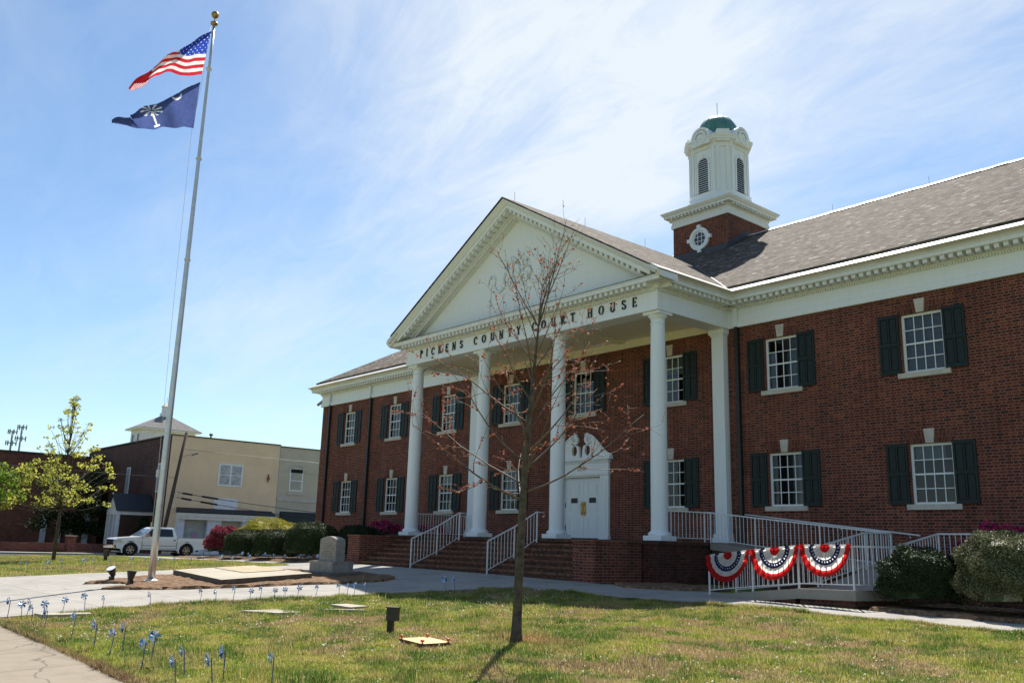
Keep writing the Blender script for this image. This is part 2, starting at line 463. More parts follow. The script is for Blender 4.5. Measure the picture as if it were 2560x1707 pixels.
MT = {}
MT['brick'] = brick_mat('brick', [(0.0, (0.06, 0.028, 0.022)), (0.14, (0.095, 0.029, 0.021)), (0.5, (0.135, 0.036, 0.025)), (0.88, (0.175, 0.048, 0.029)), (0.985, (0.23, 0.07, 0.036))], (0.30, 0.185, 0.14))
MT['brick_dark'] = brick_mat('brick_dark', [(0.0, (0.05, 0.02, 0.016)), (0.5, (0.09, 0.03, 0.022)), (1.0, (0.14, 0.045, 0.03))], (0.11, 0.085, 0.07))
MT['brick_step'] = brick_mat('brick_step', [(0.0, (0.06, 0.03, 0.02)), (0.5, (0.1, 0.045, 0.028)), (1.0, (0.17, 0.07, 0.04))], (0.08, 0.06, 0.045), course=0.079, period=0.104, split=0.95, mw=0.1)
MT['brick_nose'] = brick_mat('brick_nosing', [(0.0, (0.12, 0.05, 0.03)), (0.5, (0.19, 0.08, 0.045)), (1.0, (0.26, 0.12, 0.07))], (0.12, 0.09, 0.07), course=0.3, period=0.104, split=0.95, mw=0.1)
MT['brick_arch'] = brick_mat('brick_arch', [(0.0, (0.07, 0.026, 0.02)), (0.5, (0.12, 0.036, 0.025)), (1.0, (0.19, 0.058, 0.034))], (0.15, 0.11, 0.09), course=0.08, period=0.21, split=0.95, mw=0.04)
MT['white'] = paint_mat('white_paint', (0.76, 0.785, 0.80), 0.5, 0.12)
MT['white2'] = paint_mat('white_trim', (0.735, 0.745, 0.745), 0.6, 0.25)
MT['cream'] = paint_mat('cream_ceiling', (0.80, 0.74, 0.60))
MT['flash'] = plain('metal_flashing', (0.60, 0.57, 0.52), 0.45, 0.5, 0.0, 0.18, 1.2)
MT['stone'] = plain('limestone', (0.50, 0.46, 0.40), 0.85, 0.2, 0, 0.18, 3, 30, 0.2)
MT['shutter'] = plain('shutter_green', (0.0095, 0.0185, 0.0175), 0.5, 0.28, 0, 0.2, 4)
MT['black'] = plain('black_metal', (0.018, 0.018, 0.018), 0.45, 0.4)
MT['shingle'] = shingle_mat('slate_shingle')
MT['glass'] = glass_mat('window_glass')
MT['curtain'] = cloth('curtain', (0.30, 0.31, 0.34), 0.3)
MT['blind'] = cloth('blind', (0.36, 0.34, 0.28), 0.2)
MT['rail'] = plain('railing_paint', (0.66, 0.66, 0.66), 0.4, 0.5, 0, 0.12, 6)
MT['brass'] = plain('brass', (0.42, 0.27, 0.09), 0.35, 0.6, 0.7, 0.2, 6)
MT['copper'] = plain('green_copper', (0.075, 0.20, 0.175), 0.42, 0.45, 0.15, 0.3, 2.0)
MT['lead'] = plain('lead_flashing', (0.06, 0.065, 0.08), 0.6, 0.4, 0.2, 0.2, 2)
MT['concrete'] = concrete_mat('walk_concrete', (0.315, 0.295, 0.262), (1.83, 1.83))
MT['concrete2'] = concrete_mat('ramp_concrete', (0.30, 0.27, 0.235))
MT['sidewalk'] = concrete_mat('sidewalk_concrete', (0.255, 0.215, 0.160), (1.5, 50.0))
MT['asphalt'] = plain('asphalt', (0.055, 0.055, 0.057), 0.9, 0.2, 0, 0.3, 1.3, 60, 0.3)
MT['mulch'] = plain('mulch', (0.17, 0.105, 0.062), 0.95, 0.1, 0, 0.75, 9, 22, 0.9)
MT['granite'] = plain('granite', (0.255, 0.235, 0.205), 0.8, 0.25, 0, 0.3, 7, 60, 0.25)
MT['slab'] = plain('memorial_concrete', (0.36, 0.32, 0.25), 0.85, 0.2, 0, 0.16, 2, 50, 0.15)
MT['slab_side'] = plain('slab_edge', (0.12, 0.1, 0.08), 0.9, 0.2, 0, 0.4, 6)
MT['pole'] = plain('aluminium', (0.55, 0.54, 0.52), 0.38, 0.5, 0.75, 0.12, 4)
MT['gold'] = plain('gold_ball', (0.40, 0.25, 0.09), 0.3, 0.6, 0.8, 0.2, 5)
# ------------------------------------------------------------------ terrain
HX = np.array([[-90,-.95],[-60,-.75],[-42,-.6],[-33,-.35],[-24,-.17],[-18,-.08],[-14,0],[-9,.06],[-6,.12],[2,.09],[6,.04],[9,-.01],[13,-.05],[18,-.1],[30,-.2],[90,-.3]])
def terr(x, y):
    h = np.interp(x, HX[:, 0], HX[:, 1])
    t = np.clip((-6 - np.asarray(y, dtype=float)) / 15, 0, 1.15)
    return h * (1 - t) - .58 * t
def tz(x, y): return float(terr(x, y))
_vn = rng.random((256, 256))
def vnoise(x, y):
    x = np.asarray(x, dtype=float); y = np.asarray(y, dtype=float)
    xi = np.floor(x).astype(int); yi = np.floor(y).astype(int); fx = x - xi; fy = y - yi
    fx = fx * fx * (3 - 2 * fx); fy = fy * fy * (3 - 2 * fy)
    a = _vn[xi % 256, yi % 256]; b = _vn[(xi + 1) % 256, yi % 256]; c = _vn[xi % 256, (yi + 1) % 256]; d = _vn[(xi + 1) % 256, (yi + 1) % 256]
    return (a * (1 - fx) + b * fx) * (1 - fy) + (c * (1 - fx) + d * fx) * fy
def fbm(x, y, o=4):
    s = 0; a = .5; t = 0
    for i in range(o):
        s = s + a * vnoise(x * 2**i + 17 * i, y * 2**i + 31 * i); t += a; a *= .55
    return s / t
GREEN = np.array([0.100, 0.175, 0.026]); LIME = np.array([0.265, 0.305, 0.05]); STRAW = np.array([0.48, 0.375, 0.15]); BROWN = np.array([0.40, 0.27, 0.17])
def lawncol(x, y):
    p = fbm(x * 1.5, y * 1.5 + 40, 5); q = fbm(x * 3.4 + 90, y * 3.4); r = fbm(x * .45 + 200, y * .45 + 7, 3)
    g = np.clip((p - .46) * 7 + .5, 0, 1)[..., None]; s = np.clip((q - .52) * 7 + .35, 0, 1)[..., None]; w = np.clip((r - .5) * 6 + .2, 0, 1)[..., None]
    c = GREEN * g + LIME * (1 - g)
    c = c * (1 - .5 * s) + STRAW * .5 * s
    w = w * np.clip((fbm(x * 2.6 + 31, y * 2.6 + 77, 3) - .47) * 9, 0, 1)[..., None]
    c = c * (1 - .72 * w) + BROWN * .72 * w
    # trampled soil along the sidewalk edge
    k = np.clip(1 - (y + 19.56) / (.10 + .22 * fbm(x * 3, y * 3, 2)), 0, 1)[..., None] * (np.asarray(y) > -19.9)[..., None]
    c = c * (1 - .9 * k) + np.array([.20, .125, .075]) * .9 * k
    # bare reddish earth round the young tree's foot
    d = np.hypot((x - 12.99) / 1.0, (y + 14.0) / .55)[..., None]
    k = np.clip(1.15 - d, 0, 1) * .8
    c = c * (1 - k) + np.array([0.36, 0.19, 0.10]) * k
    return c
xs = np.unique(np.concatenate([np.linspace(-1600, -90, 14), np.linspace(-90, -14, 50), np.arange(-14, 30.01, .25), np.linspace(30, 90, 20), np.linspace(90, 1600, 12)]))
ys = np.unique(np.concatenate([np.linspace(-1600, -60, 12), np.linspace(-60, -26, 12), np.arange(-26, -2.99, .25), np.linspace(-3, 60, 24), np.linspace(60, 1600, 12)]))
X, Y = np.meshgrid(xs, ys, indexing='ij')
Z = terr(X, Y)
far = np.clip((np.hypot(X, Y) - 120) / 900, 0, 1); Z = Z - far * 6
nx, ny = X.shape
g = bpy.data.meshes.new('lawn_ground')
co = np.stack([X, Y, Z], -1).reshape(-1, 3)
idx = np.arange(nx * ny).reshape(nx, ny)
q = np.stack([idx[:-1, :-1], idx[1:, :-1], idx[1:, 1:], idx[:-1, 1:]], -1).reshape(-1, 4)
g.vertices.add(len(co)); g.vertices.foreach_set('co', co.astype(np.float32).ravel())
g.loops.add(q.size); g.loops.foreach_set('vertex_index', q.astype(np.int32).ravel())
g.polygons.add(len(q)); g.polygons.foreach_set('loop_start', np.arange(0, q.size, 4, dtype=np.int32)); g.polygons.foreach_set('loop_total', np.full(len(q), 4, dtype=np.int32))
g.polygons.foreach_set('use_smooth', np.ones(len(q), dtype=bool))
g.update(calc_edges=True)
ca = g.color_attributes.new('Col', 'FLOAT_COLOR', 'POINT')
lc = lawncol(X.ravel(), Y.ravel())
ca.data.foreach_set('color', np.concatenate([lc, np.ones((len(lc), 1))], 1).astype(np.float32).ravel())
m, nt, b = newmat('lawn')
at = nt.nodes.new('ShaderNodeAttribute'); at.attribute_name = 'Col'
v = objco(nt); f = noise_of(nt, v, 14, 6, 0.75); f2 = noise_of(nt, v, 60, 3, 0.7)
c = mix(nt, 0.9, at.outputs['Color'], ramp(nt, f, [(0.25, (0.35, 0.36, 0.34)), (0.5, (0.9, 0.9, 0.88)), (0.75, (1.35, 1.3, 1.2))]), 'MULTIPLY')
c = mix(nt, 0.6, c, ramp(nt, f2, [(0.3, (0.6, 0.6, 0.6)), (0.7, (1.2, 1.2, 1.2))]), 'MULTIPLY')
nt.links.new(c, b.inputs['Base Color']); b.inputs['Roughness'].default_value = 0.95; b.inputs['Specular IOR Level'].default_value = 0.1
bump(nt, b, f, 0.8, 0.03)
g.materials.append(m)
go = bpy.data.objects.new('lawn_ground', g); COL.objects.link(go); tag(go, kind='structure')

def sheet(name, poly, mat_, dz, step=0.5, kind='structure', hump=None, edge=0.0):
    """flat outline draped over the terrain"""
    bm = bmesh.new()
    vs = [bm.verts.new((p[0], p[1], 0)) for p in poly]
    fc = bm.faces.new(vs)
    fc.normal_update()
    bmesh.ops.triangulate(bm, faces=[fc], ngon_method='EAR_CLIP')
    a = np.array(poly); x0, y0 = a.min(0); x1, y1 = a.max(0)
    for k in (0, 1):
        lo, hi = (x0, x1) if k == 0 else (y0, y1)
        st = max(step, (hi - lo) / 140)
        for s in np.arange(math.ceil(lo / st) * st, hi, st):
            bmesh.ops.bisect_plane(bm, geom=bm.verts[:] + bm.edges[:] + bm.faces[:], dist=1e-5,
                                   plane_co=(s, 0, 0) if k == 0 else (0, s, 0), plane_no=(1, 0, 0) if k == 0 else (0, 1, 0))
    bound = [e for e in bm.edges if len(e.link_faces) == 1]
    bv = {v_ for e in bound for v_ in e.verts}
    for v_ in bm.verts:
        h = 0
        if hump is not None and v_ not in bv: h = hump * (.5 + fbm(v_.co.x * 4, v_.co.y * 4, 2))
        v_.co.z = tz(v_.co.x, v_.co.y) + dz + h
    bm.normal_update()
    for f_ in bm.faces:
        if f_.normal.z < 0: f_.normal_flip()
    if dz > 0.01:
        ext = bmesh.ops.extrude_edge_only(bm, edges=bound)
        for q_ in ext['geom']:
            if isinstance(q_, bmesh.types.BMVert): q_.co.z -= dz + .08
        bmesh.ops.recalc_face_normals(bm, faces=bm.faces[:])
    me = bpy.data.meshes.new(name); bm.to_mesh(me); bm.free()
    me.materials.append(mat_)
    o = bpy.data.objects.new(name, me); COL.objects.link(o)
    return tag(o, kind=kind)

WALK = [(-7.3,-19.46),(4.95,-19.44),(4.85,-18.9),(4.78,-17.7),(4.7,-16.4),(4.92,-15.2),(5.12,-14.4),(5.28,-13.2),(5.48,-11.9),(5.70,-10.9),(5.9,-9.6),(6.05,-8.2),(7.0,-8.15),(9.5,-8.25),(10.9,-7.95),(13.5,-7.62),(17.2,-7.6),(26,-7.6),
        (26,-6.3),(15.5,-6.33),(14,-6.33),(11.4,-6.3),(10.1,-6.1),(9.9,-4.9),(7.0,-4.8),(6.75,-5.2),(6.5,-5.72),(5.4,-5.6),(-5.5,-5.6),(-6.5,-5.75),(-6.7,-6.4),(-31,-6.5),(-31,-7.3),(-18,-7.3),(-8.2,-7.25),(-6.6,-7.9),(-6.5,-9.3),(-6.95,-11),(-7.05,-12.5),(-7.3,-14.6)]
sheet('walkway', WALK, MT['concrete'], 0.025)
sheet('front_sidewalk', [(-60,-19.47),(5.0,-19.45),(6.6,-19.42),(9.8,-19.52),(12.6,-19.66),(40,-19.8),(40,-22.4),(-60,-22.4)], MT['sidewalk'], 0.02)
sheet('street', [(-44.6,-120),(-34.5,-120),(-34.2,-9),(-34.2,120),(-44.6,120)], MT['asphalt'], 0.012, 2.0)
sheet('far_pavement', [(-47.6,-60),(-44.62,-60),(-44.62,60),(-47.6,60)], MT['concrete'], 0.13, 2.0)
sheet('driveway', [(-75,-16),(-47.7,-16),(-47.7,-9.6),(-75,-9.6)], MT['concrete2'], 0.1, 2.0)
BED = []
for (x_, y_) in [(-2.25,-15.95),(-2.95,-15.2),(-3.5,-14.2),(-3.9,-13),(-4.2,-11.5),(-4.1,-10.3),(-3.3,-9.4),(-2.2,-8.9),(-0.6,-8.6),(0.8,-8.7),(1.8,-9.0),(2.4,-9.7),(2.5,-10.5),(2.35,-11.2),(1.95,-12),(1.8,-13.2),(1.3,-14.6),(.5,-15.6),(-.2,-16.15),(-.5,-15.4),(-1.3,-14.95),(-2.0,-15.3)]:
    BED.append((x_, y_))
sheet('mulch_bed', BED[::-1], MT['mulch'], 0.03, 0.12, hump=0.06)
sheet('mulch_bed', [(6.85,-5.75),(7.6,-6.2),(8.5,-5.95),(9.2,-4.9),(8.9,-3.6),(6.85,-3.6)], MT['mulch'], 0.034, 0.12, hump=0.05)
sheet('mulch_bed', [(13.95,-6.25),(26,-6.22),(26,-.05),(15.7,-.05),(15.7,-3.2),(14.2,-3.2),(13.95,-4.6)], MT['mulch'], 0.03, 0.2, hump=0.06)
sheet('mulch_bed', [(-22,-6.47),(-6.75,-6.37),(-6.5,-.05),(-22,-.05)], MT['mulch'], 0.03, 0.25, hump=0.06)

# ------------------------------------------------------------------ courthouse
CH = thing('courthouse', (0, 0, 0), 'red brick county courthouse with white columned portico, green shutters and domed belfry', 'courthouse')
WX0, WX1, WY1 = -19.6, 24.0, 17.3
WINX = [-16.72, -12.58, -8.33, -4.09, 4.09, 8.33, 12.58, 16.72, 20.9]
WHW = 0.56
LV = [(2.278, 3.833), (5.714, 7.314)]
holes = []
for x in WINX:
    for z0, z1 in LV: holes.append((x - WHW, x + WHW, z0, z1))
holes.append((-WHW, WHW, *LV[1]))
holes.append((-0.93, 0.93, 1.2, 3.40))
def wall_front(mb, x0, x1, z0, z1, y, holes, depth):
    gx = sorted({x0, x1, *[h[0] for h in holes], *[h[1] for h in holes]})
    gz = sorted({z0, z1, *[h[2] for h in holes], *[h[3] for h in holes]})
    for a, b in zip(gx[:-1], gx[1:]):
        for c, d in zip(gz[:-1], gz[1:]):
            mx, mz = (a + b) / 2, (c + d) / 2
            if any(h[0] < mx < h[1] and h[2] < mz < h[3] for h in holes): continue
            mb.face([(a, y, c), (b, y, c), (b, y, d), (a, y, d)])
    for h in holes:
        a, b, c, d = h; e = y + depth
        mb.face([(a, y, c), (a, y, d), (a, e, d), (a, e, c)]); mb.face([(b, y, c), (b, e, c), (b, e, d), (b, y, d)])
        mb.face([(a, y, d), (b, y, d), (b, e, d), (a, e, d)]); mb.face([(a, y, c), (a, e, c), (b, e, c), (b, y, c)])
w = MB()
wall_front(w, WX0, WX1, -.9, 7.83, 0, holes, 0.22)
w.face([(WX0, WY1, -.9), (WX0, 0, -.9), (WX0, 0, 7.83), (WX0, WY1, 7.83)])
w.face([(WX1, 0, -.9), (WX1, WY1, -.9), (WX1, WY1, 7.83), (WX1, 0, 7.83)])
w.face([(WX1, WY1, -.9), (WX0, WY1, -.9), (WX0, WY1, 7.83), (WX1, WY1, 7.83)])
w.build('wall', MT['brick'], CH)
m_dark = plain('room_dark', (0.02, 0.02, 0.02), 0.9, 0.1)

# windows -----------------------------------------------------------
def window(x, z0, z1, curt):
    """sash window recessed in the brick: frame, pane, curtain, sill, keystone"""
    h = z1 - z0; fw = 0.065
    f = MB(); y0, y1 = 0.085, 0.16
    f.box(x - WHW, x - WHW + fw, y0, y1, z0, z1); f.box(x + WHW - fw, x + WHW, y0, y1, z0, z1)
    f.box(x - WHW + fw, x + WHW - fw, y0, y1, z1 - fw, z1); f.box(x - WHW + fw, x + WHW - fw, y0 - .02, y1, z0, z0 + fw * .9)
    xa, xb, za, zb = x - WHW + fw, x + WHW - fw, z0 + fw * .9, z1 - fw; zm = (za + zb) / 2
    f.box(xa, xb, 0.105, 0.15, zm - .022, zm + .022)
    for s_, (c_, d_) in enumerate(((za, zm - .022), (zm + .022, zb))):
        yy = 0.118 if s_ == 1 else 0.112
        for k in (1, 2, 3):
            xx = xa + (xb - xa) * k / 4; f.box(xx - .011, xx + .011, yy, yy + .02, c_, d_)
        zz = (c_ + d_) / 2; f.box(xa, xb, yy + .002, yy + .018, zz - .011, zz + .011)
    fo = f.build('window', MT['white'], CH)
    p = MB(); p.face([(xa, .13, za), (xb, .13, za), (xb, .13, zb), (xa, .13, zb)]); p.build('pane', MT['glass'], fo)
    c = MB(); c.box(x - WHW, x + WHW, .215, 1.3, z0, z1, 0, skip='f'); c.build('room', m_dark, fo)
    if curt:
        for (u0, u1, w0, w1, kind) in curt:
            cm = MB(); n = 40; a, b = xa + (xb - xa) * u0, xa + (xb - xa) * u1; c_, d_ = za + (zb - za) * w0, za + (zb - za) * w1
            for i in range(n):
                s0, s1 = i / n, (i + 1) / n
                wob = lambda s: .2 + (.018 * math.sin(s * 38 * (u1 - u0)) if kind == 0 else 0)
                cm.face([(a + (b - a) * s0, wob(s0), c_), (a + (b - a) * s1, wob(s1), c_), (a + (b - a) * s1, wob(s1), d_), (a + (b - a) * s0, wob(s0), d_)])
            cm.build('curtain' if kind == 0 else 'blind', MT['curtain'] if kind == 0 else MT['blind'], fo)
    s = MB(); s.box(x - WHW - .13, x + WHW + .13, -.07, .08, z0 - .135, z0 - .002); s.build('sill', MT['stone'], fo)
    k = MB(); k.prism([(x - .10, z1 + .004), (x + .10, z1 + .004), (x + .14, z1 + .375), (x - .14, z1 + .375)], 'y', -.035, .04)
    k.build('keystone', MT['stone'], fo)
    a = MB(); t = .30
    for sg in (-1, 1):
        xi, xo = sg * .105, sg * (WHW + .01); xi2, xo2 = sg * .135, sg * (WHW + .14)
        P = [(x + xi, -.006, z1 + .003), (x + xo, -.006, z1 + .003), (x + xo2, -.006, z1 + t), (x + xi2, -.006, z1 + t)]
        U = [(0, 0), (0, .455), (0.21, .455), (.21, 0)]
        if sg < 0: P = P[::-1]; U = U[::-1]
        a.face(P, 0, U)
        n0 = [(q[0], 0.01, q[2]) for q in P]
        for i in range(4):
            j = (i + 1) % 4; a.face([P[j], P[i], n0[i], n0[j]], 0)
    a.build('jack_arch', MT['brick_arch'], fo)
def shutter(x0, x1, z0, z1):
    s = MB(); y0, y1 = -.052, -.006
    s.box(x0, x1, y1 - .012, y1, z0, z1)
    st = .055; mid = (x0 + x1) / 2; zm = z0 + (z1 - z0) * .5
    for a, b in ((x0, x0 + st), (mid - st * .4, mid + st * .4), (x1 - st, x1)): s.box(a, b, y0 + .004, y1 - .012, z0, z1)
    for a, b in ((z0, z0 + .1), (zm - .05, zm + .05), (z1 - .08, z1)): s.box(x0 + st, x1 - st, y0, y1 - .012, a, b)
    for a, b in ((x0 + st, mid - st * .4), (mid + st * .4, x1 - st)):
        for c, d in ((z0 + .1, zm - .05), (zm + .05, z1 - .08)):
            s.box(a + .02, b - .02, y0 + .016, y1 - .012, c + .025, d - .025)
    s.build('shutter', MT['shutter'], CH)
SH = 0.56
L0, L1 = 0, 1
curts = {(-16.72, 1): [(.25, 1, 0, 1, 0)], (-16.72, 0): [(.15, .95, 0, 1, 1)], (-12.58, 1): [(.3, 1, 0, 1, 0)], (-12.58, 0): [(.1, 1, .45, 1, 1), (.2, .55, 0, .3, 0)],
         (-8.33, 1): [(.3, 1, 0, 1, 0)], (-8.33, 0): [(0, 1, 0, 1, 1)], (-4.09, 1): [(.3, 1, 0, 1, 0)], (-4.09, 0): [(0, 1, 0, 1, 0)],
         (0, 1): [(.3, 1, 0, .78, 0)], (4.09, 1): [(0, 1, .62, 1, 1), (0, .7, 0, .6, 0)], (4.09, 0): None,
         (8.33, 1): [(0, .25, 0, .75, 0), (.74, 1, 0, 1, 0)], (8.33, 0): [(.82, 1, 0, 1, 0)],
         (12.58, 1): [(0, 1, 0, 1, 0)], (12.58, 0): [(0, .8, .76, 1, 0)]}
for x in WINX + [0]:
    for l, (z0, z1) in enumerate(LV):
        if x == 0 and l == 0: continue
        window(x, z0, z1, curts.get((x, l)))
        shutter(x - WHW - .04 - SH, x - WHW - .04, z0, z1 + .02); shutter(x + WHW + .005, x + WHW + .005 + SH, z0, z1 + .02)

# entablature, cornice, roofs -----------------------------------------
PX, PY = 6.44, -3.44
PATH = [(WX0, WY1), (WX0, 0), (-PX, 0), (-PX, PY), (PX, PY), (PX, 0), (WX1, 0), (WX1, WY1)]
fr = MB()
fr.sweep([(0, 7.83), (.10, 7.83), (.10, 8.02), (.07, 8.035), (.07, 8.40), (.10, 8.42), (.10, 8.44)], PATH)
fr.build('frieze', MT['white'], CH)
de = MB()
def along(path, spacing, fn, inset=0.0):
    for a, b in zip(path[:-1], path[1:]):
        d = Vector((b[0] - a[0], b[1] - a[1])); L = d.length; d.normalize(); n = Vector((d.y, -d.x))
        k = max(1, int(round((L - 2 * inset) / spacing)))
        for i in range(k):
            s = inset + (L - 2 * inset) * (i + .5) / k
            fn(a[0] + d.x * s, a[1] + d.y * s, d, n)
def block(mb, cx, cy, d, n, w, o0, o1, z0, z1):
    P = []
    for z in (z0, z1):
        for o, s in ((o0, -w), (o0, w), (o1, w), (o1, -w)):
            P.append((cx + n.x * o + d.x * s, cy + n.y * o + d.y * s, z))
    for q in ((0, 1, 2, 3), (7, 6, 5, 4), (1, 0, 4, 5), (2, 1, 5, 6), (3, 2, 6, 7), (0, 3, 7, 4)): mb.face([P[i] for i in q])
VIS = [(WX0, 6), (WX0, 0), (-PX, 0), (-PX, PY), (PX, PY), (PX, 0), (WX1, 0)]
along(VIS, .075, lambda x, y, d, n: block(de, x, y, d, n, .022, .10, .135, 8.40, 8.455))
de.build('dentil_course', MT['white2'], CH)
co_ = MB()
co_.sweep([(.07, 8.44), (.15, 8.46), (.15, 8.60), (.50, 8.60), (.50, 8.70), (.53, 8.72), (.53, 8.74), (.0, 8.75)], PATH)
co_.build('cornice', MT['white2'], CH)
mo = MB()
along(VIS, .222, lambda x, y, d, n: block(mo, x, y, d, n, .058, .15, .44, 8.49, 8.60))
mo.build('modillion_course', MT['white2'], CH)
CYM = [(.50, 8.742), (.535, 8.742), (.56, 8.78), (.62, 8.815), (.675, 8.825), (.69, 8.84), (.37, 9.04), (.0, 9.045)]
for nm, pth in (('gutter_moulding', [(WX0, WY1), (WX0, 0), (-PX, 0), (-PX, PY - .71)]), ('gutter_moulding', [(PX, PY - .71), (PX, 0), (WX1, 0), (WX1, WY1)])):
    cy = MB(); cy.sweep(CYM, pth, 0); cy.build(nm, MT['flash'], CH)
# roof over the main block
SL = 0.588; YE = -.35; ZE = 9.125; RY = 8.65; RZ = ZE + SL * (RY - YE)
def slab(mb, P, t=0.07, m=0):
    n = (Vector(P[1]) - Vector(P[0])).cross(Vector(P[2]) - Vector(P[0])).normalized()
    if n.z < 0: P = P[::-1]
    # UV: u along the eave direction, v up the slope
    n = (Vector(P[1]) - Vector(P[0])).cross(Vector(P[2]) - Vector(P[0])).normalized()
    u = Vector((0, 0, 1)).cross(n).normalized(); vv = n.cross(u)
    mb.face(P, m, [(Vector(p).dot(u), Vector(p).dot(vv)) for p in P])
    Q = [(p[0], p[1], p[2] - t) for p in P]
    mb.face(Q[::-1], m)
    for i in range(len(P)):
        j = (i + 1) % len(P); mb.face([P[j], P[i], Q[i], Q[j]], m)
x0e, x1e = WX0 - .35, WX1 + .35; y1e = WY1 + .35; HR = RY - YE
rf = MB()
slab(rf, [(x0e, YE, ZE), (x1e, YE, ZE), (x1e - HR, RY, RZ), (x0e + HR, RY, RZ)])
slab(rf, [(x1e, y1e, ZE), (x0e, y1e, ZE), (x0e + HR, RY, RZ), (x1e - HR, RY, RZ)])
slab(rf, [(x0e, y1e, ZE), (x0e, YE, ZE), (x0e + HR, RY, RZ)])
slab(rf, [(x1e, YE, ZE), (x1e, y1e, ZE), (x1e - HR, RY, RZ)])
rfo = rf.build('roof', MT['shingle'], CH)
rc = MB()
L = x1e - x0e - 2 * HR; k = int(L / .45)
for i in range(k):
    a = x0e + HR + L * i / k; b = a + L / k * 1.04; j = random.uniform(-.008, .012)
    rc.prism([(RY - .17, RZ - .062 + j), (RY + .17, RZ - .062 + j), (RY, RZ + .055 + j)], 'x', a, b)
rc.build('ridge_cap', MT['flash'], rfo)
# portico gable roof
AZ = 13.02; YF = -4.2
gr_ = MB()
yi = lambda ax: RY - (RZ - (AZ - SL * ax)) / SL
for sg in (-1, 1):
    P = [(0, YF, AZ), (sg * 6.79, YF, AZ - SL * 6.79), (sg * 6.79, yi(6.79) + .05, AZ - SL * 6.79), (0, yi(0) + .05, AZ)]
    slab(gr_, P, .04)
gr_.build('portico_roof', MT['shingle'], CH)
fl = MB()
for sg in (-1, 1):
    a = Vector((sg * 6.8, yi(6.8), AZ - SL * 6.8 + .012)); b = Vector((0, yi(0), AZ + .012))
    fl.bar(a, b, .03, 0, 4)
fl.build('valley_flashing', MT['lead'], CH)
# raking cornices: section (y, dz) carried up each slope
def rake(mb, sec, x0, x1):
    for sg in (-1, 1):
        for (ya, za), (yb, zb) in zip(sec, sec[1:] + sec[:1]):
            P = [(sg * x1, ya, AZ - SL * x1 + za), (sg * x0, ya, AZ - SL * x0 + za), (sg * x0, yb, AZ - SL * x0 + zb), (sg * x1, yb, AZ - SL * x1 + zb)]
            mb.face(P if sg > 0 else P[::-1])
        E = [(sg * x1, y, AZ - SL * x1 + z) for y, z in sec]
        mb.face(E if sg < 0 else E[::-1])
rk = MB()
rake(rk, [(-3.3, -.045), (-3.3, -.235), (-4.0, -.235), (-4.04, -.20), (-4.12, -.125), (-4.16, -.095), (-4.16, -.06)], 0, 7.12)
rake(rk, [(-3.3, -.236), (-3.3, -.37), (-3.97, -.37), (-3.97, -.236)], 0, 6.62)
rake(rk, [(-3.3, -.371), (-3.3, -.51), (-3.66, -.51), (-3.66, -.371)], 0, 6.38)
rk.build('raking_cornice', MT['white'], CH)
rb = MB()
rake(rb, [(-3.32, -.512), (-3.32, -.65), (-3.55, -.65), (-3.58, -.615), (-3.58, -.512)], 0, 6.15)
rb.build('raking_bed_mould', MT['white2'], CH)
rm = MB()
for sg in (-1, 1):
    for i in range(28):
        x = .16 + i * .222
        xa, xb = x - .058, x + .058
        P = []
        for (yy, dz) in ((-3.66, -.371), (-3.66, -.48), (-3.93, -.48), (-3.93, -.371)):
            P.append([(sg * xx, yy, AZ - SL * xx + dz) for xx in (xa, xb)])
        for i2 in range(4):
            j2 = (i2 + 1) % 4; rm.face([P[i2][0], P[i2][1], P[j2][1], P[j2][0]])
        rm.face([P[i2][0] for i2 in range(4)]); rm.face([P[i2][1] for i2 in range(3, -1, -1)])
    for i in range(82):
        x = .1 + i * .075; xa, xb = x - .022, x + .022
        P = [[(sg * xx, yy, AZ - SL * xx + dz) for xx in (xa, xb)] for (yy, dz) in ((-3.56, -.61), (-3.56, -.66), (-3.61, -.66), (-3.61, -.61))]
        for i2 in range(4):
            j2 = (i2 + 1) % 4; rm.face([P[i2][0], P[i2][1], P[j2][1], P[j2][0]])
rm.build('raking_modillion_course', MT['white2'], CH)
ty = MB()
ty.prism([(-6.3, 8.74), (6.3, 8.74), (6.3, 8.80), (0, AZ - .50), (-6.3, 8.80)], 'y', -3.36, -3.30)
for i in range(1, 14):
    pass
ty.build('tympanum', MT['white'], CH)
lf = MB(); lf.box(-6.6, 6.6, PY - .52, PY + .1, 8.752, 8.77); lf.build('cornice_flashing', MT['lead'], CH)
# carved ornament in the tympanum
on = MB()
def scroll(cx, cz, r, a0, turns, sg):
    pts = []
    for i in range(30):
        t = i / 29; a = a0 + sg * turns * 2 * math.pi * t; rr = r * (1 - .78 * t)
        pts.append((cx + rr * math.cos(a), -3.42, cz + rr * math.sin(a)))
    return pts
for sg in (-1, 1):
    on.tube(scroll(sg * .34, 10.72, .30, math.pi / 2, 1.4, sg), .045, 6)
    on.tube(scroll(sg * .42, 10.12, .26, -math.pi / 2, 1.3, -sg), .045, 6)
    on.tube([(sg * .62, -3.42, 10.5), (sg * .75, -3.42, 10.3), (sg * .62, -3.42, 10.0)], .05, 6)
    on.tube([(sg * 1.42 + .2 * math.cos(a) * sg, -3.42, 10.32 + .18 * math.sin(a)) for a in np.linspace(-.5, 4.4, 14)], .045, 6)
    on.tube([(sg * (.75 + .55 * t), -3.42, 9.98 - .22 * math.sin(math.pi * t) + .2 * t) for t in np.linspace(0, 1, 10)], .05, 6)
    for i in range(8): on.lathe([(0, -.04), (.045, 0), (0, .04)], (sg * 1.45, -3.4, 10.1 - i * .085), 6)
on.tube([(.3 * math.cos(a), -3.42, 10.45 + .42 * math.sin(a)) for a in np.linspace(0, 2 * math.pi, 24)], .05, 6)
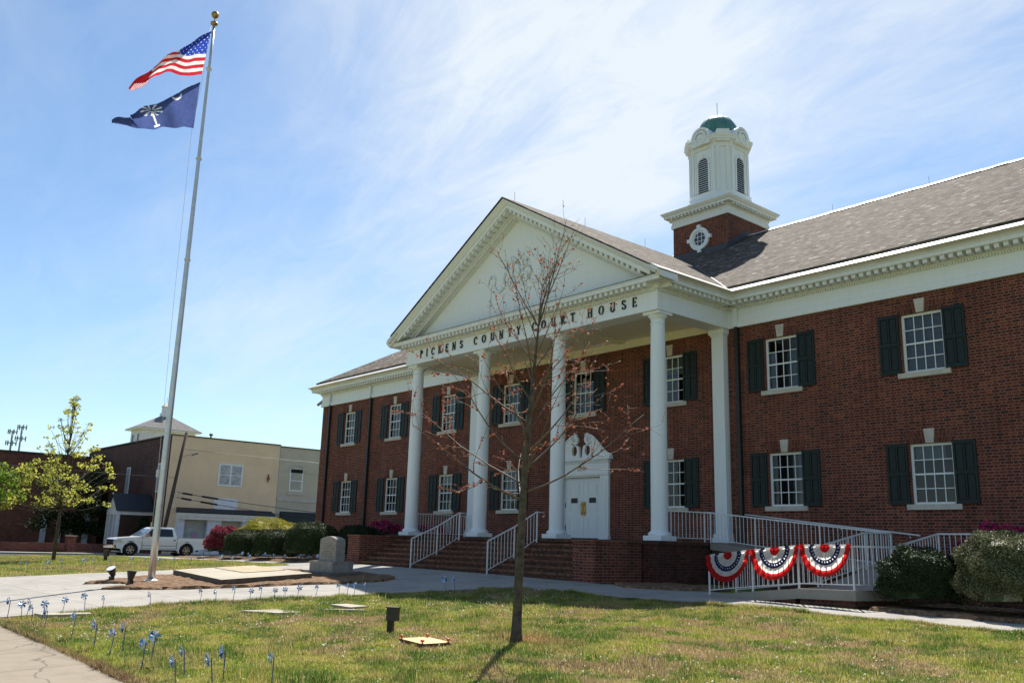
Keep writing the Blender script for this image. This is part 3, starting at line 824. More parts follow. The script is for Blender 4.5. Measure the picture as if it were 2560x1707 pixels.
on.lathe([(0, -.3), (.12, -.2), (.16, 0), (.1, .2), (0, .34)], (0, -3.4, 10.45), 10)
on.tube([(0, -3.42, 10.8), (.05, -3.42, 11.05), (0, -3.42, 11.25)], [.07, .06, .02], 6)
on.v = [(x, -3.36 + (y + 3.36) * .55, z) for x, y, z in on.v]
on.build('pediment_ornament', MT['white'], CH)

# lettering -----------------------------------------------------------
def glyph(ch):
    """strokes (x0,z0,x1,z1,width) in a cell 1 high; thick stems, thin hair-lines and serifs"""
    T, t = .145, .06
    S = lambda x, z, w=.30: ('s', x - w / 2, x + w / 2, z)
    arc = lambda cx, cz, rx, rz, a0, a1: [('a', cx, cz, rx, rz, a0, a1)]
    if ch == 'P': return [(.16, 0, .16, 1, T), S(.16, 0), S(.1, 1, .2)] + arc(.2, .74, .34, .24, -90, 90) + [(.16, .98, .25, .98, t), (.16, .5, .25, .5, t)], .6
    if ch == 'I': return [(.16, 0, .16, 1, T), S(.16, 0, .32), S(.16, 1, .32)], .36
    if ch == 'C': return arc(.42, .5, .34, .48, 50, 310) + [(.65, .62, .65, .92, t)], .74
    if ch == 'K': return [(.16, 0, .16, 1, T), S(.16, 0), S(.16, 1), (.2, .42, .6, .98, t), (.34, .58, .66, 0, T), S(.62, 0, .26), S(.6, 1, .26)], .78
    if ch == 'E': return [(.16, 0, .16, 1, T), (.06, .965, .6, .965, t), (.06, .035, .62, .035, t), (.16, .51, .48, .51, t), (.58, .8, .58, 1, t), (.6, 0, .6, .22, t), (.47, .4, .47, .62, t)], .68
    if ch == 'N': return [(.12, 0, .12, 1, t), (.1, 1, .64, 0, T), (.66, 0, .66, 1, t), S(.12, 0, .26), S(.08, 1, .2), S(.66, 1, .26)], .8
    if ch == 'S': return arc(.32, .74, .22, .23, 20, 225) + arc(.34, .26, .24, .24, 200, 405) + [(.52, .72, .52, .95, t), (.1, .06, .1, .3, t), (.17, .62, .5, .40, T)], .62
    if ch == 'O': return arc(.42, .5, .33, .47, 0, 360), .84
    if ch == 'U': return [(.16, .3, .16, 1, T), S(.16, 1), (.66, .3, .66, 1, t), S(.66, 1, .26)] + arc(.41, .3, .25, .27, 180, 360), .82
    if ch == 'T': return [(.34, 0, .34, 1, T), S(.34, 0, .32), (.02, .965, .66, .965, t), (.04, .78, .04, 1, t), (.64, .78, .64, 1, t)], .68
    if ch == 'Y': return [(.36, 0, .36, .46, T), S(.36, 0, .32), (.36, .44, .08, .98, T), (.36, .44, .64, .98, t), S(.08, 1, .28), S(.64, 1, .24)], .72
    if ch == 'R': return [(.16, 0, .16, 1, T), S(.16, 0), S(.1, 1, .2), (.3, .5, .64, 0, T), S(.64, 0, .22)] + arc(.2, .74, .33, .24, -90, 90) + [(.16, .98, .25, .98, t), (.16, .5, .3, .5, t)], .74
    if ch == 'H': return [(.16, 0, .16, 1, T), (.64, 0, .64, 1, T), (.16, .51, .64, .51, t), S(.16, 0), S(.16, 1), S(.64, 0), S(.64, 1)], .82
    if ch == '1': return [(.2, 0, .2, 1, T), (.2, 1, .06, .82, t)], .38
    if ch == '2': return arc(.3, .72, .22, .25, -20, 180) + [(.48, .62, .08, .06, T * .8), (.06, .05, .56, .05, .1)], .62
    if ch == '4': return [(.42, 0, .42, 1, T), (.42, .96, .06, .32, t), (.04, .3, .6, .3, t)], .66
    return [], .4
def letters(name, mat_, parent, text, x0, x1, z0, h, y, th=.03, wscale=1.0):
    gl = [glyph(c) for c in text]; tot = sum(g_[1] for g_ in gl) * h * wscale
    gap = (x1 - x0 - tot) / max(1, len(text) - 1) if len(text) > 1 else 0
    x = x0; lay = 0
    for st, wd in gl:
        mb = MB()
        for s_ in st:
            lay += 1; yy = y - th - (lay % 7) * .0006
            if s_[0] == 's': mb.box(x + s_[1] * h * wscale, x + s_[2] * h * wscale, yy, y, z0 + (s_[3] - .03) * h, z0 + (s_[3] + .03) * h)
            elif s_[0] == 'a':
                _, cx, cz, rx, rz, a0, a1 = s_; n = 16
                for i in range(n):
                    A = [R(a0 + (a1 - a0) * (i + e) / n) for e in (0, 1)]
                    def pr_(a, o):
                        wv = (.028 + .06 * abs(math.cos(a))) * o
                        return (x + (cx + (rx + wv) * math.cos(a)) * h * wscale, z0 + (cz + (rz + wv) * math.sin(a)) * h)
                    q = [pr_(A[0], -1), pr_(A[0], 1), pr_(A[1], 1), pr_(A[1], -1)]
                    mb.prism(q, 'y', yy, y)
            else:
                xa, za, xb, zb, wv = s_; p = Vector((x + xa * h * wscale, z0 + za * h)); q = Vector((x + xb * h * wscale, z0 + zb * h))
                d = (q - p).normalized(); n = Vector((-d.y, d.x)) * wv * h * .5
                mb.prism([(p - n)[:], (q - n)[:], (q + n)[:], (p + n)[:]], 'y', yy, y)
        mb.build(name, mat_, parent)
        x += wd * h * wscale + gap
for word, a, b in (('PICKENS', -5.58, -2.84), ('COUNTY', -2.16, .42), ('COURT', 1.03, 3.08), ('HOUSE', 3.66, 5.73)):
    letters('sign_letter', MT['black'], CH, word, a, b, 8.05, .29, PY - .072, .035, .92)

# portico: columns, ceiling, beams ------------------------------------
COLX = [-6.2, -1.97, 1.97, 6.2]; CY = -3.13
for x in COLX:
    c = MB()
    c.lathe([(.245, 1.42), (.245, 3.2), (.238, 5.2), (.222, 6.6), (.208, 7.5)], (x, CY, 0), 32)
    c0 = c.build('column', MT['white'], CH)
    p = MB(); p.box(x - .33, x + .33, CY - .33, CY + .33, 1.2, 1.335)
    p.lathe([(.31, 1.335), (.325, 1.36), (.325, 1.40), (.30, 1.425), (.275, 1.435), (.27, 1.455), (.246, 1.47)], (x, CY, 0), 32)
    p.build('base', MT['white'], c0)
    p = MB(); p.lathe([(.208, 7.46), (.225, 7.47), (.225, 7.50), (.208, 7.51), (.208, 7.62), (.225, 7.635), (.24, 7.66), (.285, 7.72), (.29, 7.745)], (x, CY, 0), 32)
    p.box(x - .31, x + .31, CY - .31, CY + .31, 7.745, 7.829)
    p.build('capital', MT['white'], c0)
for x in (-6.2, 6.2):
    p = MB(); p.box(x - .22, x + .22, -.24, -.001, 1.2, 7.62); p.box(x - .30, x + .30, -.32, -.001, 1.2, 1.34); p.box(x - .27, x + .27, -.29, -.001, 1.34, 1.47)
    p.box(x - .25, x + .25, -.27, -.001, 7.62, 7.68); p.box(x - .29, x + .29, -.31, -.001, 7.68, 7.829)
    p.build('pilaster', MT['white'], CH)
pc = MB()
pc.box(-5.9, 5.9, -2.9, -.004, 8.10, 8.16)
pc.box(-5.9, 5.9, -.09, -.003, 7.84, 8.10)
for x in (-2, 2): pc.box(x - .14, x + .14, -2.9, -.09, 8.02, 8.10)
pc.build('portico_ceiling', MT['cream'], CH)
pb_ = MB()   # back and underside of the entablature beam
pb_.box(-PX, PX, PY, PY + .56, 7.83, 8.7, 0, skip='f')
for sg in (-1, 1):
    xa, xb = sorted((sg * PX, sg * (PX - .55))); pb_.box(xa, xb, PY + .56, -.004, 7.831, 8.7)
pb_.build('portico_beam', MT['white2'], CH)

# door ----------------------------------------------------------------
ds = MB()
for sg in (-1, 1):
    xa, xb = sorted((sg * .95, sg * 1.36)); ds.box(xa, xb, -.09, -.002, 1.2, 3.46)
    xa, xb = sorted((sg * 1.04, sg * 1.27)); ds.box(xa, xb, -.115, -.09, 1.42, 3.3)
    xa, xb = sorted((sg * .92, sg * 1.39)); ds.box(xa, xb, -.13, -.002, 1.2, 1.36)
ds.box(-1.39, 1.39, -.13, -.002, 3.46, 3.56); ds.box(-1.36, 1.36, -.09, -.002, 3.56, 3.90)
ds.box(-1.42, 1.42, -.13, -.002, 3.90, 3.93); ds.box(-1.5, 1.5, -.20, -.002, 3.99, 4.10)
for i in range(34):
    x = -1.36 + i * .0824; ds.box(x - .02, x + .02, -.16, -.13, 3.93, 3.99)
ds.box(-1.38, 1.38, -.13, -.002, 3.93, 3.99)
ds.box(-.95, -.92, -.05, .2, 1.2, 3.46); ds.box(.92, .95, -.05, .2, 1.2, 3.46); ds.box(-.92, .92, -.05, .2, 3.40, 3.46)
ds.build('door_surround', MT['white'], CH)
# broken swan-neck pediment: two scrolled halves, each pierced by an oval
sw = MB()
def swan(sg):
    top = []
    for i in range(25):
        t = i / 24; x = 1.5 - 1.16 * t; z = 4.14 + .80 * (t ** 2 * (3 - 2 * t)) * (1 - .05 * t); top.append((x, z))
    for a in np.linspace(80, -150, 12): top.append((.36 + .2 * math.cos(R(180 - a)) * 1, 4.76 + .19 * math.sin(R(a))))
    outer = [(1.5, 4.105)] + top + [(.12, 4.52), (.08, 4.40), (.06, 4.105)]
    ov = [(.33 + .135 * math.cos(a), 4.36 + .19 * math.sin(a)) for a in np.linspace(0, 2 * math.pi, 20, endpoint=False)]
    cu = bpy.data.curves.new('tmp', 'CURVE'); cu.dimensions = '2D'; cu.fill_mode = 'BOTH'; cu.extrude = .05
    for pts in (outer, ov):
        sp = cu.splines.new('POLY'); sp.points.add(len(pts) - 1); sp.use_cyclic_u = True
        for q, p in zip(sp.points, pts): q.co = (sg * p[0], p[1], 0, 1)
    ob = bpy.data.objects.new('tmp', cu); COL.objects.link(ob)
    dg = bpy.context.evaluated_depsgraph_get(); me = bpy.data.meshes.new_from_object(ob.evaluated_get(dg))
    for pl in me.polygons:
        P = [me.vertices[i].co for i in pl.vertices]
        sw.face([(p.x, -.055 - p.z, p.y) for p in P][::-1])
    bpy.data.objects.remove(ob); bpy.data.curves.remove(cu); bpy.data.meshes.remove(me)
    sw.tube([(sg * x, -.09, z + .015) for x, z in top[:28]], .045, 6, 0)
    sw.tube([(sg * (.37 + .12 * (1 - i / 20) * math.cos(i * .55)), -.12, 4.76 + .12 * (1 - i / 20) * math.sin(i * .55)) for i in range(20)], .022, 5, 0)
for sg in (-1, 1): swan(sg)
sw.build('swan_neck_pediment', MT['white'], CH)
for sg in (-1, 1):
    d = MB(); xa, xb = sorted((sg * .004, sg * .915)); d.box(xa, xb, .07, .115, 1.27, 3.39)
    for (za, zb) in ((1.45, 2.0), (2.22, 2.68), (2.80, 3.22)):
        for dx in (.24, .66)[:1]:
            a, b = sg * .22, sg * .70; a, b = min(a, b), max(a, b)
            for bx in ((a, b, za, za + .03), (a, b, zb - .03, zb), (a, a + .03, za + .03, zb - .03), (b - .03, b, za + .03, zb - .03)):
                d.box(bx[0], bx[1], .058, .07, bx[2], bx[3])
            d.box(a + .07, b - .07, .062, .07, za + .07, zb - .07)
    dd = d.build('door', MT['white'], CH)
    h = MB(); xa, xb = sorted((sg * .02, sg * .12)); h.box(xa, xb, .055, .07, 2.05, 2.55); h.tube([(sg * .07, .05, 2.12), (sg * .07, -.0, 2.18), (sg * .07, -.0, 2.42), (sg * .07, .05, 2.48)], .014, 6)
    h.build('push_plate', MT['brass'], dd)
    h = MB(); xa, xb = sorted((sg * .3, sg * .62)); h.box(xa, xb, .048, .06, 2.50, 2.68); h.build('notice_plate', MT['black'], dd)
    h = MB()
    for z in (1.55, 2.35): xa, xb = sorted((sg * .905, sg * .925)); h.box(xa, xb, .045, .068, z, z + .16)
    h.build('hinge', MT['black'], dd)
th_ = MB(); th_.box(-.92, .92, -.02, .2, 1.2, 1.265); th_.build('threshold', MT['black'], CH)
bk = MB(); bk.box(-.92, .92, .115, .2, 1.27, 3.39); bk.build('door_backing', MT['white'], CH)
letters('house_number', MT['brass'], CH, '214', -.17, .19, 3.63, .19, -.092, .015, .9)

# porch, steps --------------------------------------------------------
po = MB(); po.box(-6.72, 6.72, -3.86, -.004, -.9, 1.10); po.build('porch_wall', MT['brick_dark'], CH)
po = MB(); po.box(-6.78, 6.78, -3.92, -.004, 1.10, 1.199); po.build('porch_floor', MT['brick_step'], CH)
for i in range(6):
    z1 = 1.2 - .157 * (i + 1); yb = -3.92 - .31 * i; st = MB()
    st.box(-5.5, 5.42, yb - .31 - .025, yb if i == 0 else yb - .0, z1 - .058, z1, 1); st.box(-5.49, 5.41, yb - .31, yb - .001, -.4, z1 - .058)
    st.build('step', [MT['brick_step'], MT['brick_nose']], CH)
for xa, xb in ((-6.3, -5.5), (5.42, 6.22)):
    ck = MB(); ck.box(xa, xb, -5.80, -3.93, -.5, 1.09); ck.box(xa - .03, xb + .03, -5.84, -3.93, 1.09, 1.165); ck.build('cheek_wall', MT['brick'], CH)
# downspouts, camera, lightning rods ----------------------------------
for x in (-18.72, -14.69, -6.58, 6.83):
    d = MB(); d.box(x - .055, x + .055, -.13, -.012, -.3, 7.84); 
    for z in (1.6, 3.4, 5.2, 7.0): d.box(x - .075, x + .075, -.14, -.004, z, z + .05)
    do = d.build('downspout', MT['black'], CH)
    d = MB(); d.box(x - .055, x + .055, -.20, -.104, 7.84, 8.44); d.build('upper_pipe', MT['white'], do)
sc = MB(); sc.box(WX0 - .06, WX0 - .002, .1, .3, 8.0, 8.2); sc.bar((WX0 - .05, .2, 8.15), (WX0 - .4, .1, 8.2), .03); sc.bar((WX0 - .3, .1, 8.2), (WX0 - .66, .0, 8.02), .09, 0, 8, .07)
sc.build('security_camera', MT['granite'], CH)
for x in (-6, -2.4, 5.5, 9.4, 13.2):
    lr = MB(); lr.bar((x, RY, RZ), (x, RY, RZ + .35), .006); lr.build('lightning_rod', MT['black'], CH)
for y in (-3.6, 0, 3.5):
    lr = MB(); lr.bar((0, y, AZ), (0, y, AZ + .35), .006); lr.build('lightning_rod', MT['black'], CH)
# ------------------------------------------------------------------ tower and belfry
TX, TY, TW = 0.0, 8.65, 1.48
def sq(a): return [(TX - a, TY - a), (TX - a, TY + a), (TX + a, TY + a), (TX + a, TY - a)][::-1]
def ring(a):  # plan ring travelled so that outward is to the right
    return [(TX - a, TY - a), (TX + a, TY - a), (TX + a, TY + a), (TX - a, TY + a)]
tb = MB(); tb.box(TX - TW, TX + TW, TY - TW, TY + TW, 12.2, 15.09, 0, skip='t'); tbo = tb.build('tower', MT['brick'], CH)
tf = MB()
rg = ring(TW)
tf.sweep([(0, 15.09), (.07, 15.09), (.07, 15.26), (.045, 15.27), (.045, 15.46), (.09, 15.48), (.09, 15.56), (.30, 15.56), (.30, 15.64), (.34, 15.67), (.41, 15.76), (.42, 15.80), (.0, 15.93), (-.4, 16.0)], rg, closed=True)
tf.build('tower_cornice', MT['white2'], tbo)
def tower_dentil(x, y, d, n):
    tm = MB(); block(tm, x, y, d, n, .045, .09, .27, 15.48, 15.56); tm.build('dentil', MT['white2'], tbo)
along([rg[3], rg[0], rg[1], rg[2], rg[3]], .2, tower_dentil)
lf2 = MB()
for sg in (-1, 1):
    P = [(TX + sg * (TW + .01), TY - TW - .25, ZE + SL * (TY - TW - .25 - YE) + .02), (TX + sg * (TW + .01), RY, RZ + .02), (TX + sg * (TW + .01), RY, RZ + .24), (TX + sg * (TW + .01), TY - TW - .02, ZE + SL * (TY - TW - YE) + .26)]
    lf2.face(P); lf2.face([(p[0] + sg * .012, p[1], p[2]) for p in P[::-1]])
zf = ZE + SL * (TY - TW - YE)
lf2.box(TX - TW - .02, TX + TW + .02, TY - TW - .035, TY - TW - .004, zf - .1, zf + .24)
lf2.build('base_flashing', MT['lead'], tbo)
def disc(mb, cx, cz, y, r0, r1, yd, n=32, m=0):
    """ring facing -y with depth"""
    for i in range(n):
        a, b = 2 * math.pi * i / n, 2 * math.pi * (i + 1) / n
        c = lambda r, t, yy: (cx + r * math.cos(t), yy, cz + r * math.sin(t))
        if r0 > 0:
            mb.face([c(r0, a, y), c(r1, a, y), c(r1, b, y), c(r0, b, y)], m)
            mb.face([c(r0, b, y), c(r0, b, y + yd), c(r0, a, y + yd), c(r0, a, y)], m)
        else: mb.face([(cx, y, cz), c(r1, a, y), c(r1, b, y)], m)
        mb.face([c(r1, a, y), c(r1, a, y + yd), c(r1, b, y + yd), c(r1, b, y)], m)
ow = MB(); yF = TY - TW; oz = 14.27
disc(ow, TX, oz, yF - .10, .38, .52, .10); disc(ow, TX, oz, yF - .05, .30, .39, .05)
for a in range(4):
    t = a * math.pi / 2; cx, cz = TX + .55 * math.cos(t), oz + .55 * math.sin(t); ow.box(cx - .085, cx + .085, yF - .125, yF - .002, cz - .085, cz + .085)
for k in (-.1, .1):
    ow.box(TX + k - .012, TX + k + .012, yF - .045, yF - .02, oz - .3, oz + .3); ow.box(TX - .3, TX + .3, yF - .043, yF - .022, oz + k - .012, oz + k + .012)
owo = ow.build('oculus_window', MT['white'], tbo)
og = MB(); disc(og, TX, oz, yF - .012, 0, .31, .008); og.build('pane', plain('oculus_glass', (.02, .03, .045), .08, .6), tbo)

BE = thing  # (belfry parts hang on the courthouse)
A1 = 1.13; CH_ = .5
def octo(a, c): return [(TX - a + c, TY - a), (TX + a - c, TY - a), (TX + a, TY - a + c), (TX + a, TY + a - c), (TX + a - c, TY + a), (TX - a + c, TY + a), (TX - a, TY + a - c), (TX - a, TY - a + c)]
be = MB()
be.sweep([(.24, 15.93), (.24, 16.12), (.16, 16.2), (.10, 16.36), (.12, 16.38), (.12, 16.46), (.02, 16.48), (0, 16.5), (0, 18.6)], octo(A1, CH_), closed=True)
beo = be.build('belfry', MT['white'], CH)
bd = MB()
oc = octo(A1, CH_)
bd.sweep([(0, 18.58), (.05, 18.58), (.05, 18.66), (.03, 18.67), (.03, 18.8), (.07, 18.82), (.10, 18.86), (.20, 18.9), (.20, 18.97), (.25, 19.04), (.26, 19.08), (0, 19.14), (-.3, 19.14)], oc, closed=True)
bd.build('belfry_cornice', MT['white2'], beo)
# faces: pilasters, arched louvre, roundel under a curved pediment
def rot(mb_v, k):
    c, s = [(1, 0), (0, 1), (-1, 0), (0, -1)][k]
    return [(TX + (x - TX) * c - (y - TY) * s, TY + (x - TX) * s + (y - TY) * c, z) for x, y, z in mb_v]
for k in range(4):
    fz = MB(); yb = TY - A1
    hw = .275; zs, zc_ = 16.55, 17.93
    arch = [(hw * math.cos(a), zc_ + hw * math.sin(a)) for a in np.linspace(0, math.pi, 14)]
    inner = [(hw, zs)] + arch + [(-hw, zs)]
    outer = [(hw + .09, zs)] + [((hw + .09) * math.cos(a), zc_ + (hw + .09) * math.sin(a)) for a in np.linspace(0, math.pi, 14)] + [(-hw - .09, zs)]
    for i in range(len(inner) - 1):
        p, q, r_, s_ = inner[i], outer[i], outer[i + 1], inner[i + 1]
        fz.face([(p[0], yb - .05, p[1]), (q[0], yb - .05, q[1]), (r_[0], yb - .05, r_[1]), (s_[0], yb - .05, s_[1])])
        fz.face([(q[0], yb - .05, q[1]), (q[0], yb, q[1]), (r_[0], yb, r_[1]), (r_[0], yb - .05, r_[1])])
        fz.face([(p[0], yb - .05, p[1]), (s_[0], yb - .05, s_[1]), (s_[0], yb, s_[1]), (p[0], yb, p[1])])
    fz.box(-hw - .14, -hw + .0, yb - .07, yb - .002, zc_ - .06, zc_ + .0); fz.box(hw, hw + .14, yb - .07, yb - .002, zc_ - .06, zc_)
    for sx in (-1, 1):
        a, b = sorted((sx * .50, sx * .62)); fz.box(a, b, yb - .045, yb - .002, 16.5, 18.58)
        a, b = sorted((sx * .40, sx * .48)); fz.box(a, b, yb - .03, yb - .002, 16.5, 18.58)
    fz.box(-.045, .045, yb - .08, yb - .05, 18.17, 18.36)
    fz.v = rot(fz.v, k); fz.build('louvre_surround', MT['white'], beo)
    lo = MB()
    lo.face([(-hw, yb - .004, zs), (hw, yb - .004, zs), (hw, yb - .004, zc_), (-hw, yb - .004, zc_)], 1)
    lo.face([(hw * math.cos(a), yb - .004, zc_ + hw * math.sin(a)) for a in np.linspace(0, math.pi, 14)], 1)
    for i in range(16):
        z = zs + .04 + i * .102; w_ = hw if z < zc_ else math.sqrt(max(.0004, hw * hw - (z + .03 - zc_) ** 2))
        if z > zc_ + hw - .06: break
        lo.face([(-w_, yb - .045, z), (w_, yb - .045, z), (w_, yb - .012, z + .05), (-w_, yb - .012, z + .05)], 0)
    lo.v = rot(lo.v, k); lo.build('louvre', [MT['white'], m_dark], beo)
    rd = MB(); yr = TY - A1 - .20; zr = 19.13; RR = .50
    for i in range(24):
        a, b = math.pi * i / 24, math.pi * (i + 1) / 24
        c = lambda r, t, yy: (r * math.cos(t), yy, zr + r * math.sin(t))
        rd.face([c(RR - .1, a, yr - .02), c(RR, a, yr - .02), c(RR, b, yr - .02), c(RR - .1, b, yr - .02)]); rd.face([c(RR, a, yr - .02), c(RR, a, yr + 1.0), c(RR, b, yr + 1.0), c(RR, b, yr - .02)])
        rd.face([c(RR - .1, b, yr - .02), c(RR - .1, b, yr + .05), c(RR - .1, a, yr + .05), c(RR - .1, a, yr - .02)])
    rd.face([(RR * math.cos(t), yr + .05, zr + RR * math.sin(t)) for t in np.linspace(0, math.pi, 20)])
    rd.box(-RR, RR, yr - .02, yr + .1, 18.78, zr)
    disc(rd, 0, zr - .02, yr - .07, .24, .33, .10); disc(rd, 0, zr - .02, yr - .03, 0, .2, .05)
    rd.v = rot(rd.v, k); rd.build('roundel_pediment', MT['white'], beo)
for k in range(4):   # paired strips and blocks on the chamfers
    ck = MB(); n = Vector((-1, -1)).normalized(); d = Vector((1, -1)).normalized(); cx, cy = TX - A1 + CH_ / 2, TY - A1 + CH_ / 2
    for s in (-.22, .22): block(ck, cx + d.x * s, cy + d.y * s, d, n, .085, -.01, .06, 16.5, 18.58)
    block(ck, cx, cy, d, n, .30, .03, .16, 18.8, 18.92); block(ck, cx, cy, d, n, .33, -.1, .26, 19.08, 19.22); block(ck, cx, cy, d, n, .28, -.1, .18, 19.22, 19.36)
    ck.v = rot(ck.v, k); ck.build('corner_pilaster', MT['white2'], beo)
dm = MB()
dm.lathe([(.98, 19.3), (.98, 19.42)], (TX, TY, 0), 24, 1, False)
pr_d = [(.97 * math.cos(a) ** .9, 19.42 + 1.17 * math.sin(a) ** .95) for a in np.linspace(0, math.pi / 2 - .001, 18)]
pr_d[-1] = (.0, 20.59)
dm.lathe(pr_d, (TX, TY, 0), 48)
for i in range(12):
    a = 2 * math.pi * i / 12
    dm.tube([(TX + (r + .006) * math.cos(a), TY + (r + .006) * math.sin(a), z) for r, z in pr_d[:-1]], .011, 4)
dmo = dm.build('dome', [MT['copper'], MT['white2']], CH)
fi = MB(); fi.lathe([(.16, 20.50), (.13, 20.58), (.05, 20.62), (.06, 20.68), (0, 20.72)], (TX, TY, 0), 12); fi.bar((TX, TY, 20.7), (TX, TY, 21.35), .012)
fi.build('finial', MT['lead'], dmo)

# ------------------------------------------------------------------ access ramp
RP = thing('access_ramp', (9.5, -2, 0), 'switchback concrete access ramp on brick base at the right end of the porch', 'ramp')
def deck(mb, P, t):
    mb.face(P); Q = [(p[0], p[1], p[2] - t) for p in P]; mb.face(Q[::-1])
    for i in range(len(P)):
        j = (i + 1) % len(P); mb.face([P[j], P[i], Q[i], Q[j]])
def skirt(mb, P, t, zb=-.6, inset=.06):
    c = Vector((sum(p[0] for p in P) / len(P), sum(p[1] for p in P) / len(P)))
    Q = []
    for p in P:
        d = (c - Vector((p[0], p[1]))).normalized() * inset; Q.append((p[0] + d.x, p[1] + d.y, p[2] - t))
    for i in range(len(Q)):
        j = (i + 1) % len(Q); a, b = Q[i], Q[j]
        mb.face([(b[0], b[1], b[2]), (a[0], a[1], a[2]), (a[0], a[1], zb), (b[0], b[1], zb)])
F1 = [(6.80, -1.62, 1.195), (12.2, -1.62, .66), (12.2, -.02, .66), (6.80, -.02, 1.195)]
LD = [(12.2, -3.0, .645), (15.6, -3.0, .645), (15.6, -.02, .645), (12.2, -.02, .66), (12.2, -1.62, .66)]
F2 = [(12.2, -4.95, .29), (13.9, -4.95, .305), (13.95, -3.0, .64), (12.2, -3.0, .64)]
PL = [(12.3, -6.04, .265), (13.6, -6.03, .295), (13.9, -4.95, .30), (12.2, -4.95, .285)]
F3 = [(9.95, -6.04, .0), (12.3, -6.04, .26), (12.2, -4.95, .28), (9.95, -4.95, .01)]
for nm, P in (('upper_flight', F1), ('landing', LD), ('middle_flight', F2), ('platform', PL), ('lower_flight', F3)):
    d = MB(); deck(d, P, .2); d.build(nm, MT['concrete2'], RP)
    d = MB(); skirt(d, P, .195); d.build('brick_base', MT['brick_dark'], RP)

# ------------------------------------------------------------------ railings
def railing(name, runs, label, group='white steel railings at the courthouse entrance', bal=.125, rise=.845, posts=None, low=.10):
    """runs: lists of floor points (x,y,z); flat steel handrail, bottom rail, posts and square balusters"""
    p0 = runs[0][0]
    T = thing(name, p0, label, 'railing', group)
    for run in runs:
        hr = MB()
        for a, b in zip(run[:-1], run[1:]):
            hr.bar((a[0], a[1], a[2] + rise), (b[0], b[1], b[2] + rise), .024)
        hr.build('handrail', MT['rail'], T)
        br = MB()
        for a, b in zip(run[:-1], run[1:]): br.bar((a[0], a[1], a[2] + low), (b[0], b[1], b[2] + low), .014)
        br.build('bottom_rail', MT['rail'], T)
        for a in run:
            q = MB(); q.box(a[0] - .017, a[0] + .017, a[1] - .017, a[1] + .017, a[2] - .005, a[2] + rise - .01); q.build('post', MT['rail'], T)
        for a, b in zip(run[:-1], run[1:]):
            L = math.hypot(b[0] - a[0], b[1] - a[1]); n = max(2, int(round(L / bal))); base = None
            for i in range(1, n):
                t = i / n; x, y, z = (a[k] + (b[k] - a[k]) * t for k in range(3))
                if base is None:
                    q = MB(); q.box(-.0065, .0065, -.0065, .0065, low + .01, rise - .012)
                    base = q.build('baluster', MT['rail'], T, world=False); o = base
                else:
                    o = base.copy(); COL.objects.link(o); o.parent = T
                o.location = Vector((x, y, z)) - Vector(p0)
    return T
for x, lb in ((-2.0, 'white handrail climbing the brick steps at the left of the two'), (1.98, 'white handrail climbing the brick steps in front of the entrance doors')):
    zt = 1.2 - .157
    pts = [(x, -5.94, tz(x, -5.94) + .03), (x, -4.9, .57), (x, -3.98, zt + .02)]
    T = railing('stair_railing', [pts], lb, 'stair handrails on the front steps', bal=.135, rise=.94)
    q = MB(); q.tube([(x, -3.98, zt + .94), (x, -3.7, zt + .94), (x, -3.68, zt + .84), (x, -3.74, zt + .8)], .018, 6); q.build('rail_end', MT['rail'], T)
railing('porch_railing', [[(6.3, -2.75, 1.2), (6.62, -1.62, 1.2), (6.85, -1.62, 1.19)]], 'short white railing between the end column and square pilaster')
railing('porch_railing', [[(-6.3, -2.75, 1.2), (-6.3, -.35, 1.2)]], 'white railing at the far left end of the porch before the azaleas')
railing('ramp_railing', [[(6.85, -1.64, 1.19), (8.35, -1.64, 1.04), (10.3, -1.64, .85), (12.2, -1.64, .66)]], 'long white railing sloping down beside the upper ramp flight')
railing('ramp_railing', [[(12.22, -1.7, .655), (12.22, -2.95, .64), (12.22, -4.9, .30)]], 'white railing descending towards the viewer behind the bunting')
railing('ramp_railing', [[(13.88, -4.9, .31), (13.93, -2.95, .63), (15.5, -2.95, .64)]], 'white railing rising behind the trimmed bushes to the far landing')
railing('ramp_railing', [[(10.06, -6.0, .01), (11.21, -6.0, .15), (12.34, -6.0, .27), (13.56, -5.99, .30), (13.86, -4.98, .305)]], 'white railing round the low platform carrying the bunting')
railing('ramp_railing', [[(10.06, -4.99, .01), (11.2, -4.99, .15), (12.18, -4.99, .28)]], 'white railing of the lower flight seen through behind the bunting')
T = thing('wall_handrail', (8.6, -.12, 1.8), 'single white handrail bracketed to the brick wall above the ramp', 'handrail')
q = MB(); q.tube([(6.95, -.10, 2.05), (8.8, -.10, 1.85), (12.05, -.10, 1.51), (12.2, -.10, 1.49)], .022, 8); q.build('rail', MT['rail'], T)
for x in (8.0, 10.0, 11.9):
    z = 2.05 - (x - 6.95) * .1062; q = MB(); q.bar((x, -.002, z - .08), (x, -.10, z - .02), .012); q.lathe([(0, -.03), (.03, 0), (0, .03)], (x, -.02, z - .08), 8); q.build('bracket', MT['rail'], T)

